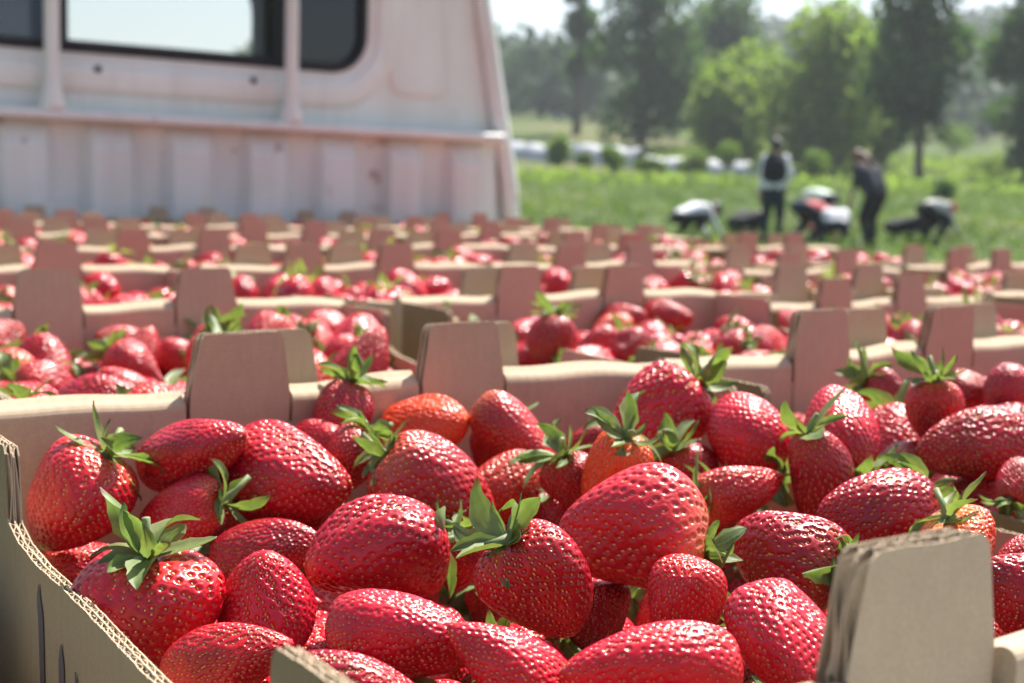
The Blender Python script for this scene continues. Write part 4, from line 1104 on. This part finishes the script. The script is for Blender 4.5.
# the small pale blue vehicle far off
M['carpaint'] = simple('pale_blue_paint', (.55, .68, .78), .3, var=.05)
M['carglass'] = simple('dark_window', (.02, .025, .03), .1)
x, y = to_xy(*px_ts(557, 205)); z = float(ground(x, y))
van = link('parked_van', None, None, (x, y, z+ZC)); van.rotation_euler = (0, 0, -.55); tag(van, 'tiny pale blue van parked far off on the slope beside the truck cab', 'van')
mb = MB(); P = [(-1.9, .35), (-1.9, 1.2), (-1.8, 1.75), (-1.6, 1.92), (.9, 1.92), (1.25, 1.75), (1.6, 1.15), (2.15, .98), (2.2, .35)]
mb.prism(P, 'y', -.85, .85); mb.build('body', M['carpaint'], van)
for ysd in (-.853, .851):
    mb = MB()
    for x0, x1 in ((-1.5, -.6), (-.5, .35)): mb.box(x0, x1, ysd, ysd+.002, 1.2, 1.7)
    mb.build('window', M['carglass'], van)
for xx in (-1.2, 1.4):
    for yy in (-.8, .8):
        mb = MB(); mb.tube([(xx, yy-.1, .33), (xx, yy+.1, .33)], .33, 18); mb.build('wheel', M['rubber'], van, True)
# ------------------------------------------------------------------ the pickers
M['skin'] = simple('skin', (.46, .27, .19), .55, var=.08, nscale=20)
M['hair_dark'] = simple('dark_hair', (.025, .018, .014), .5)
M['hair_brown'] = simple('brown_hair', (.115, .06, .032), .5, nscale=60)
def cloth(name, col): return simple(name, col, .9, var=.18, nscale=7, bstr=.25, bdist=.02)
for k, c_ in dict(white=(.74, .75, .78), navy=(.025, .035, .055), black=(.016, .017, .022), charcoal=(.035, .038, .05), pink=(.62, .16, .17), pale_green=(.62, .72, .62), green=(.05, .30, .17), grey=(.45, .45, .44), red=(.5, .03, .04), denim=(.022, .03, .045), shoe=(.03, .028, .026)).items():
    M['c_'+k] = cloth(k+'_cloth', c_)

def capsule(mb, p0, r0, p1, r1, n=14):
    p0, p1 = np.array(p0, float), np.array(p1, float); d = p1-p0; L = np.linalg.norm(d)
    if L < 1e-5: d = np.array([0, 0, 1.]); L = 1e-3; p1 = p0+d*L
    d = d/L; P = []; R = []
    for a in np.linspace(-PI/2, 0, 5): P.append(p0+d*(r0*math.sin(a))); R.append(max(r0*math.cos(a), r0*.04))
    for a in np.linspace(0, PI/2, 5): P.append(p1+d*(r1*math.sin(a))); R.append(max(r1*math.cos(a), r1*.04))
    # straight tube: constant frame
    up = np.array([0, 0, 1.]) if abs(d[2]) < .9 else np.array([1., 0, 0])
    A = np.cross(d, up); A /= np.linalg.norm(A); B = np.cross(d, A)
    th = np.linspace(0, 2*PI, n, endpoint=False); ring = np.cos(th)[:, None]*A+np.sin(th)[:, None]*B
    V = np.concatenate([p+r*ring for p, r in zip(P, R)]); m_ = len(P)
    F = [(i*n+j, i*n+(j+1) % n, (i+1)*n+(j+1) % n, (i+1)*n+j) for i in range(m_-1) for j in range(n)]
    V = np.concatenate([V, [P[0]-d*r0*.02, P[-1]+d*r1*.02]])
    F3 = [(m_*n, (j+1) % n, j) for j in range(n)]+[(m_*n+1, (m_-1)*n+j, (m_-1)*n+(j+1) % n) for j in range(n)]
    mb.add(V, F, F3)
def ellipsoid(mb, c_, R, nu=18, nv=12, keep=None):
    R = np.asarray(R, float)
    if R.ndim == 1: R = np.diag(R)
    th = np.linspace(0, 2*PI, nu+1); ph = np.linspace(0, PI, nv+1)
    G = np.array([[R@np.array([math.sin(p)*math.cos(t), math.sin(p)*math.sin(t), math.cos(p)])+c_ for t in th] for p in ph])
    mb.grid(G)
def ik(a, b_, l1, l2, pole):
    a, b_ = np.array(a, float), np.array(b_, float); d = b_-a; L = min(np.linalg.norm(d), (l1+l2)*.995); d /= np.linalg.norm(d)
    x = (l1*l1-l2*l2+L*L)/(2*L); h = math.sqrt(max(l1*l1-x*x, 0)); p = np.array(pole, float); p -= d*np.dot(p, d); p /= np.linalg.norm(p)+1e-9
    return a+d*x+p*h, a+d*L
def remesh(o, vox, it=6):
    m_ = o.modifiers.new('join', 'REMESH'); m_.mode = 'VOXEL'; m_.voxel_size = vox; m_.use_smooth_shade = True
    s_ = o.modifiers.new('soften', 'SMOOTH'); s_.iterations = it; s_.factor = .5
def person(px, d, heading, pose, wear, label, dz=0., bulk=1.16):
    """heading: angle of the facing direction from the view direction, + to the right. Local frame: x right, y forward."""
    x, y = to_xy(*px_ts(px, d)); z = float(ground(x, y))
    root = link('person', None, None, (x, y, z+ZC+dz)); yaw = math.atan2(VD[1], VD[0])-heading-PI/2
    root.rotation_euler = (0, 0, yaw); tag(root, label, 'person', 'strawberry pickers in the field'); root.scale = (1.08,)*3
    pel = np.array(pose['pelvis'], float); ch = np.array(pose['chest'], float); hd = np.array(pose['head'], float)
    sp = (ch-pel)/np.linalg.norm(ch-pel); rt = np.array([1., 0, 0]); fw = np.cross(sp, rt)*-1; fw = np.cross(rt, sp)*-1 if False else np.cross(sp, rt)
    fw = np.cross(rt, sp); fw = -fw if fw[1] < 0 and sp[2] > .3 else fw
    if sp[2] > .3 and fw[1] < 0: fw = -fw
    if sp[2] <= .3 and fw[2] > 0: fw = -fw
    body, shirt, trou = MB(), MB(), MB()
    def both(target, inf, *a):
        capsule(body, *a)
        if target is not None:
            p0, r0, p1, r1 = a[:4]; capsule(target, p0, r0+inf, p1, r1+inf)
    hipL, hipR = pel-rt*.085, pel+rt*.085
    shL, shR = ch-rt*.165, ch+rt*.165
    both(trou, .012, hipL, .108, hipR, .108)
    for s_ in (-1, 1):
        both(shirt, .016, pel+rt*.06*s_*bulk+sp*.12, .105*bulk, ch+rt*.075*s_*bulk-sp*.10, .118*bulk)
        both(shirt, .016, ch+rt*.07*s_*bulk-sp*.10, .118*bulk, ch+rt*.12*s_*bulk, .072*bulk)
    both(shirt, .015, shL, .062, shR, .062)
    if wear.get('loose'): 
        for s_ in (-1, 1): capsule(shirt, pel+rt*.075*s_+sp*.02, .125, pel+rt*.06*s_+sp*.2, .122)
    nk = ch+sp*.05; capsule(body, nk, .056, nk*.45+hd*.55, .052)
    hdv = hd-(ch+sp*.02); hdv /= np.linalg.norm(hdv); hf = pose.get('look'); hf = np.array(hf, float) if hf is not None else fw.copy()
    hf -= hdv*np.dot(hf, hdv); hf /= np.linalg.norm(hf); hr = np.cross(hf, hdv)
    HM = np.stack([hr*.074, hf*.095, hdv*.115], 1)
    ellipsoid(body, hd, HM)
    H = lambda u, v, w: hd+HM@np.array([u, v, w])
    capsule(body, H(0, .62, -.45), .045, H(0, .55, -.75), .036)      # jaw
    capsule(body, H(0, .95, .05), .010, H(0, 1.16, -.22), .014)      # nose
    for s_ in (-1, 1): capsule(body, H(s_*1.0, -.05, .08), .016, H(s_*1.02, -.05, -.2), .012)
    for s_, side in ((-1, 'L'), (1, 'R')):
        sh = shL if s_ < 0 else shR; hand = np.array(pose['hand'+side], float)
        el, wr = ik(sh, hand, .29, .26, pose.get('elbow'+side, (s_*.6, -.5, -.2)))
        both(shirt, .014, sh, .052, el, .042)
        both(shirt if wear.get('sleeves', 1) else None, .012, el, .041, wr*.92+el*.08, .029); capsule(body, el, .041, wr, .027)
        # hand: palm, four bent fingers of different lengths and a thumb from its side
        fd = wr-el; fd /= np.linalg.norm(fd); side_v = np.cross(fd, np.array([0, 1., .3])); side_v /= np.linalg.norm(side_v); pn = np.cross(fd, side_v)
        for q in (-1, 0, 1): capsule(body, wr+fd*.01+side_v*.018*q, .015, wr+fd*.085+side_v*.023*q, .014)
        for q, ln in zip((-1.5, -.5, .5, 1.5), (.062, .076, .08, .07)):
            b0 = wr+fd*.088+side_v*.018*q; k1 = b0+fd*ln*.5+pn*ln*.12; k2 = k1+fd*ln*.4+pn*ln*.38
            capsule(body, b0, .0098, k1, .009); capsule(body, k1, .009, k2, .0078)
        b0 = wr+fd*.025-side_v*.03*s_; k1 = b0+fd*.03-side_v*.026*s_; k2 = k1+fd*.032+pn*.012; capsule(body, b0, .012, k1, .0105); capsule(body, k1, .0105, k2, .009)
        hp = hipL if s_ < 0 else hipR; ft = np.array(pose['foot'+side], float)
        kn, an = ik(hp, ft+np.array([0, 0, .085]), .44, .43, pose.get('knee'+side, (s_*.15, 1, .2)))
        both(trou, .016, hp, .095*bulk**.4, kn, .064*bulk**.5); both(trou, .016, kn, .062, an, .042)
        sm = MB(); capsule(sm, an+np.array([0, -.045, -.045]), .043, an+np.array([s_*.02, .135, -.052]), .036); capsule(sm, an, .046, an+np.array([0, -.02, -.04]), .044)
        capsule(body, an, .04, an+np.array([0, .06, -.055]), .03)
        so = sm.build('shoe', M['c_shoe'], root); remesh(so, .014, 3)
    bo = body.build('body', M['skin'], root); remesh(bo, .0085, 2)
    o_ = shirt.build('shirt', M[wear['shirt']], root); remesh(o_, .016, 5)
    o_ = trou.build('trousers', M[wear['trousers']], root); remesh(o_, .016, 5)
    for s_ in (-1, 1):
        e = MB(); ellipsoid(e, H(s_*.38, .88, .08), (.011, .011, .011), 10, 8); e.build('eye', M['c_black'], root, True)
    hm = MB()
    if wear.get('hair'):
        th = np.linspace(0, 2*PI, 25); ph = np.linspace(0, PI*.72, 12)
        G = np.zeros((12, 25, 3))
        for i, p in enumerate(ph):
            for j, t in enumerate(th):
                f_ = max(0, math.sin(t))                       # toward the face: keep the hairline high
                pp = p*(1-.55*f_); r_ = 1.10+.03*math.sin(9*t+3*i)
                G[i, j] = H(r_*math.sin(pp)*math.cos(t), r_*math.sin(pp)*math.sin(t)-.02, r_*math.cos(pp))
        hm.grid(G); ho = hm.build('hair', M[wear['hair']], root, True)
        ho.modifiers.new('thick', 'SOLIDIFY').thickness = .012
        if wear.get('tail'):
            tm = MB(); base = H(0, -1.05, .15); end = ch-fw*.14-sp*.12
            tm.tube([base, base*.72+end*.28-fw*.035, base*.4+end*.6-fw*.03, end+fw*.03], [.04, .062, .055, .015], 12); tm.build('ponytail', M[wear['hair']], root, True)
    if wear.get('cap'):
        cm = MB(); th = np.linspace(0, 2*PI, 25); ph = np.linspace(0, PI*.5, 9)
        cm.grid(np.array([[H(1.15*math.sin(p)*math.cos(t), 1.13*math.sin(p)*math.sin(t), .12+1.08*math.cos(p)) for t in th] for p in ph]))
        a = np.linspace(.25, PI-.25, 13); 
        cm.grid(np.array([[H(1.1*math.cos(t)*k, (1.08+.0*k)*math.sin(t)+(k-1)*2.2*math.sin(t), .16-.12*(k-1)) for t in a] for k in (1., 1.15, 1.3)]))
        co_ = cm.build('cap', M[wear['cap']], root, True); co_.modifiers.new('thick', 'SOLIDIFY').thickness = .01
    if wear.get('vest'):
        vm = MB()
        for s_ in (-1, 1):
            capsule(vm, ch+rt*.05*s_-sp*.26-fw*.045*bulk, .135*bulk, ch+rt*.05*s_-sp*.10-fw*.045*bulk, .134*bulk); capsule(vm, ch+rt*.06*s_-sp*.10-fw*.045*bulk, .128*bulk, ch+rt*.08*s_+sp*.01-fw*.03*bulk, .088*bulk)
        vo = vm.build('vest', M[wear['vest']], root); remesh(vo, .016, 5)
    return root
def stand(lean=.05, hx=0, turn=0): 
    return dict(pelvis=(0, 0, .93), chest=(hx*.5, lean, 1.42), head=(hx, lean*1.6+.02, 1.67), handL=(-.27, .06+lean, .86), handR=(.27, .10+lean, .88), footL=(-.12, -.02, 0), footR=(.12, .03, 0))
p = stand(.03); p['handR'] = (.20, .30, 1.02); p['handL'] = (-.24, .12, .84)
person(766, 25, .25, p, dict(shirt='c_white', trousers='c_denim', hair='hair_dark', vest='c_black', loose=1), 'person standing with back turned, white shirt under a dark vest, dark trousers', bulk=1.25)
p = dict(pelvis=(0, -.05, .90), chest=(-.02, .20, 1.30), head=(-.04, .40, 1.52), handL=(-.22, .36, .72), handR=(.24, .32, .70), footL=(-.15, -.06, 0), footR=(.14, .10, 0), look=(0, .7, -.7))
person(866, 24.5, -.5, p, dict(shirt='c_charcoal', trousers='c_black', hair='hair_brown', tail=1, sleeves=0, loose=1), 'person standing stooped in dark top and black trousers, long brown hair tied back', bulk=1.34)
squat = lambda h=.42, f=.42, c=.60, hh=.66: dict(pelvis=(0, -.14, h), chest=(0, f-.14, c), head=(0, f+.12, hh), handL=(-.16, f+.12, .10), handR=(.14, f+.2, .08), footL=(-.17, -.04, 0), footR=(.17, .02, 0), kneeL=(-.35, 1, .5), kneeR=(.35, 1, .5), look=(0, .6, -.8))
person(680, 25, 1.15, squat(.40, .46, .56, .56), dict(shirt='c_white', trousers='c_black', hair='hair_dark', cap='c_navy', loose=1), 'person bending low to the left of the others, white shirt and dark cap')
person(736, 26, .9, squat(.30, .34, .40, .42), dict(shirt='c_black', trousers='c_black', hair='hair_dark'), 'person all in black crouching low beside the standing one in the vest')
bent = lambda pz=.80, c=(.48, .72), h=(.70, .62): dict(pelvis=(0, -.10, pz), chest=(0, c[0]-.06, c[1]), head=(0, h[0], h[1]), handL=(-.15, .52, .16), handR=(.16, .58, .14), footL=(-.16, -.05, 0), footR=(.16, .05, 0), look=(0, .3, -.9))
person(797, 25.8, 1.0, bent(.62, (.42, .56), (.66, .5)), dict(shirt='c_pink', trousers='c_navy', hair='hair_dark'), 'person in a pink shirt bending down just right of the standing one in the vest')
person(819, 27.3, -.7, bent(.72, (.40, .80), (.58, .66)), dict(shirt='c_pale_green', trousers='c_black', hair='hair_dark', cap='c_green'), 'person in a pale top and green cap bending over the plants')
person(829, 25.6, .1, squat(.32, .22, .52, .56), dict(shirt='c_white', trousers='c_denim', hair='hair_dark', loose=1), 'person in a white shirt squatting beside the stooped one in dark top')
person(893, 26, 1.3, squat(.30, .40, .34, .30), dict(shirt='c_black', trousers='c_black', hair='hair_dark'), 'person in black crouching low right of the stooped one in dark top')
person(922, 26, 1.2, bent(.64, (.26, .68), (.42, .66)), dict(shirt='c_grey', trousers='c_black', hair='hair_dark', cap='c_red'), 'person in a grey top and red cap stooping, rightmost of the pickers')

# ------------------------------------------------------------------ air, light, camera
HZ = link('haze', None)
bm = bmesh.new(); bmesh.ops.create_cube(bm, size=1.); me = bpy.data.meshes.new('haze'); bm.to_mesh(me); bm.free()
COL.objects.unlink(HZ); bpy.data.objects.remove(HZ)
hz = link('haze', me); hx, hy = to_xy(330, 0)
zmin = float(min(v.co.z for v in g.data.vertices))-1.0
hz.location = (hx, hy, (zmin+100)/2); hz.scale = (2400, 2400, 100-zmin); tag(hz, 'thin summer haze over the field and hill', 'haze', None, 'stuff')
m = bpy.data.materials.new('summer_haze'); m.use_nodes = True; nt = m.node_tree; nt.nodes.remove(nt.nodes['Principled BSDF'])
pv = N(nt, 'ShaderNodeVolumePrincipled'); pv.inputs['Color'].default_value = (.86, .92, 1., 1); pv.inputs['Density'].default_value = .0005; pv.inputs['Anisotropy'].default_value = .3
L_(nt, pv.outputs[0], nt.nodes['Material Output'].inputs['Volume']); me.materials.append(m)

SUN_EL, SUN_AZ = math.radians(57), math.radians(24)      # azimuth from +X towards +Y
sd_ = Vector((math.cos(SUN_EL)*math.cos(SUN_AZ), math.cos(SUN_EL)*math.sin(SUN_AZ), math.sin(SUN_EL)))
sl = bpy.data.lights.new('sun', 'SUN'); sl.energy = 5.0; sl.angle = math.radians(.55); sl.color = (1., .95, .87)
so = link('sun', sl, None, (10, 5, 60)); so.rotation_mode = 'QUATERNION'; so.rotation_quaternion = sd_.to_track_quat('Z', 'Y')
w = bpy.data.worlds.new('World'); SC.world = w; w.use_nodes = True
nt = w.node_tree; bg = nt.nodes['Background']; sky = nt.nodes.new('ShaderNodeTexSky'); sky.sky_type = 'NISHITA'
sky.sun_disc = False; sky.sun_elevation = SUN_EL; sky.sun_rotation = PI/2-SUN_AZ; sky.air_density = 1.0; sky.dust_density = 2.2; sky.ozone_density = 1.0
nt.links.new(sky.outputs[0], bg.inputs['Color']); bg.inputs['Strength'].default_value = .078

cd = bpy.data.cameras.new('camera'); cam = link('camera', cd, None, (0, 0, ZC))
X_, Y_, Z_ = RC[:, 0], -RC[:, 1], -RC[:, 2]
cam.matrix_world = Matrix(((X_[0], Y_[0], Z_[0], 0), (X_[1], Y_[1], Z_[1], 0), (X_[2], Y_[2], Z_[2], ZC), (0, 0, 0, 1)))
cd.sensor_width = 36; cd.lens = FPX*36/1024; cd.clip_start = .01; cd.clip_end = 6000
cd.dof.use_dof = True; cd.dof.focus_distance = .415; cd.dof.aperture_fstop = 15.0; cd.dof.aperture_blades = 0
SC.camera = cam
SC.view_settings.view_transform = 'Standard'; SC.view_settings.look = 'None'; SC.view_settings.exposure = 1.32; SC.view_settings.gamma = 1.
SC.render.engine = 'CYCLES'; SC.cycles.use_denoising = True; SC.cycles.max_bounces = 8; SC.cycles.transparent_max_bounces = 12; SC.cycles.volume_bounces = 0
SC.cycles.use_adaptive_sampling = True; SC.cycles.adaptive_threshold = .012; SC.cycles.sample_clamp_indirect = 6.
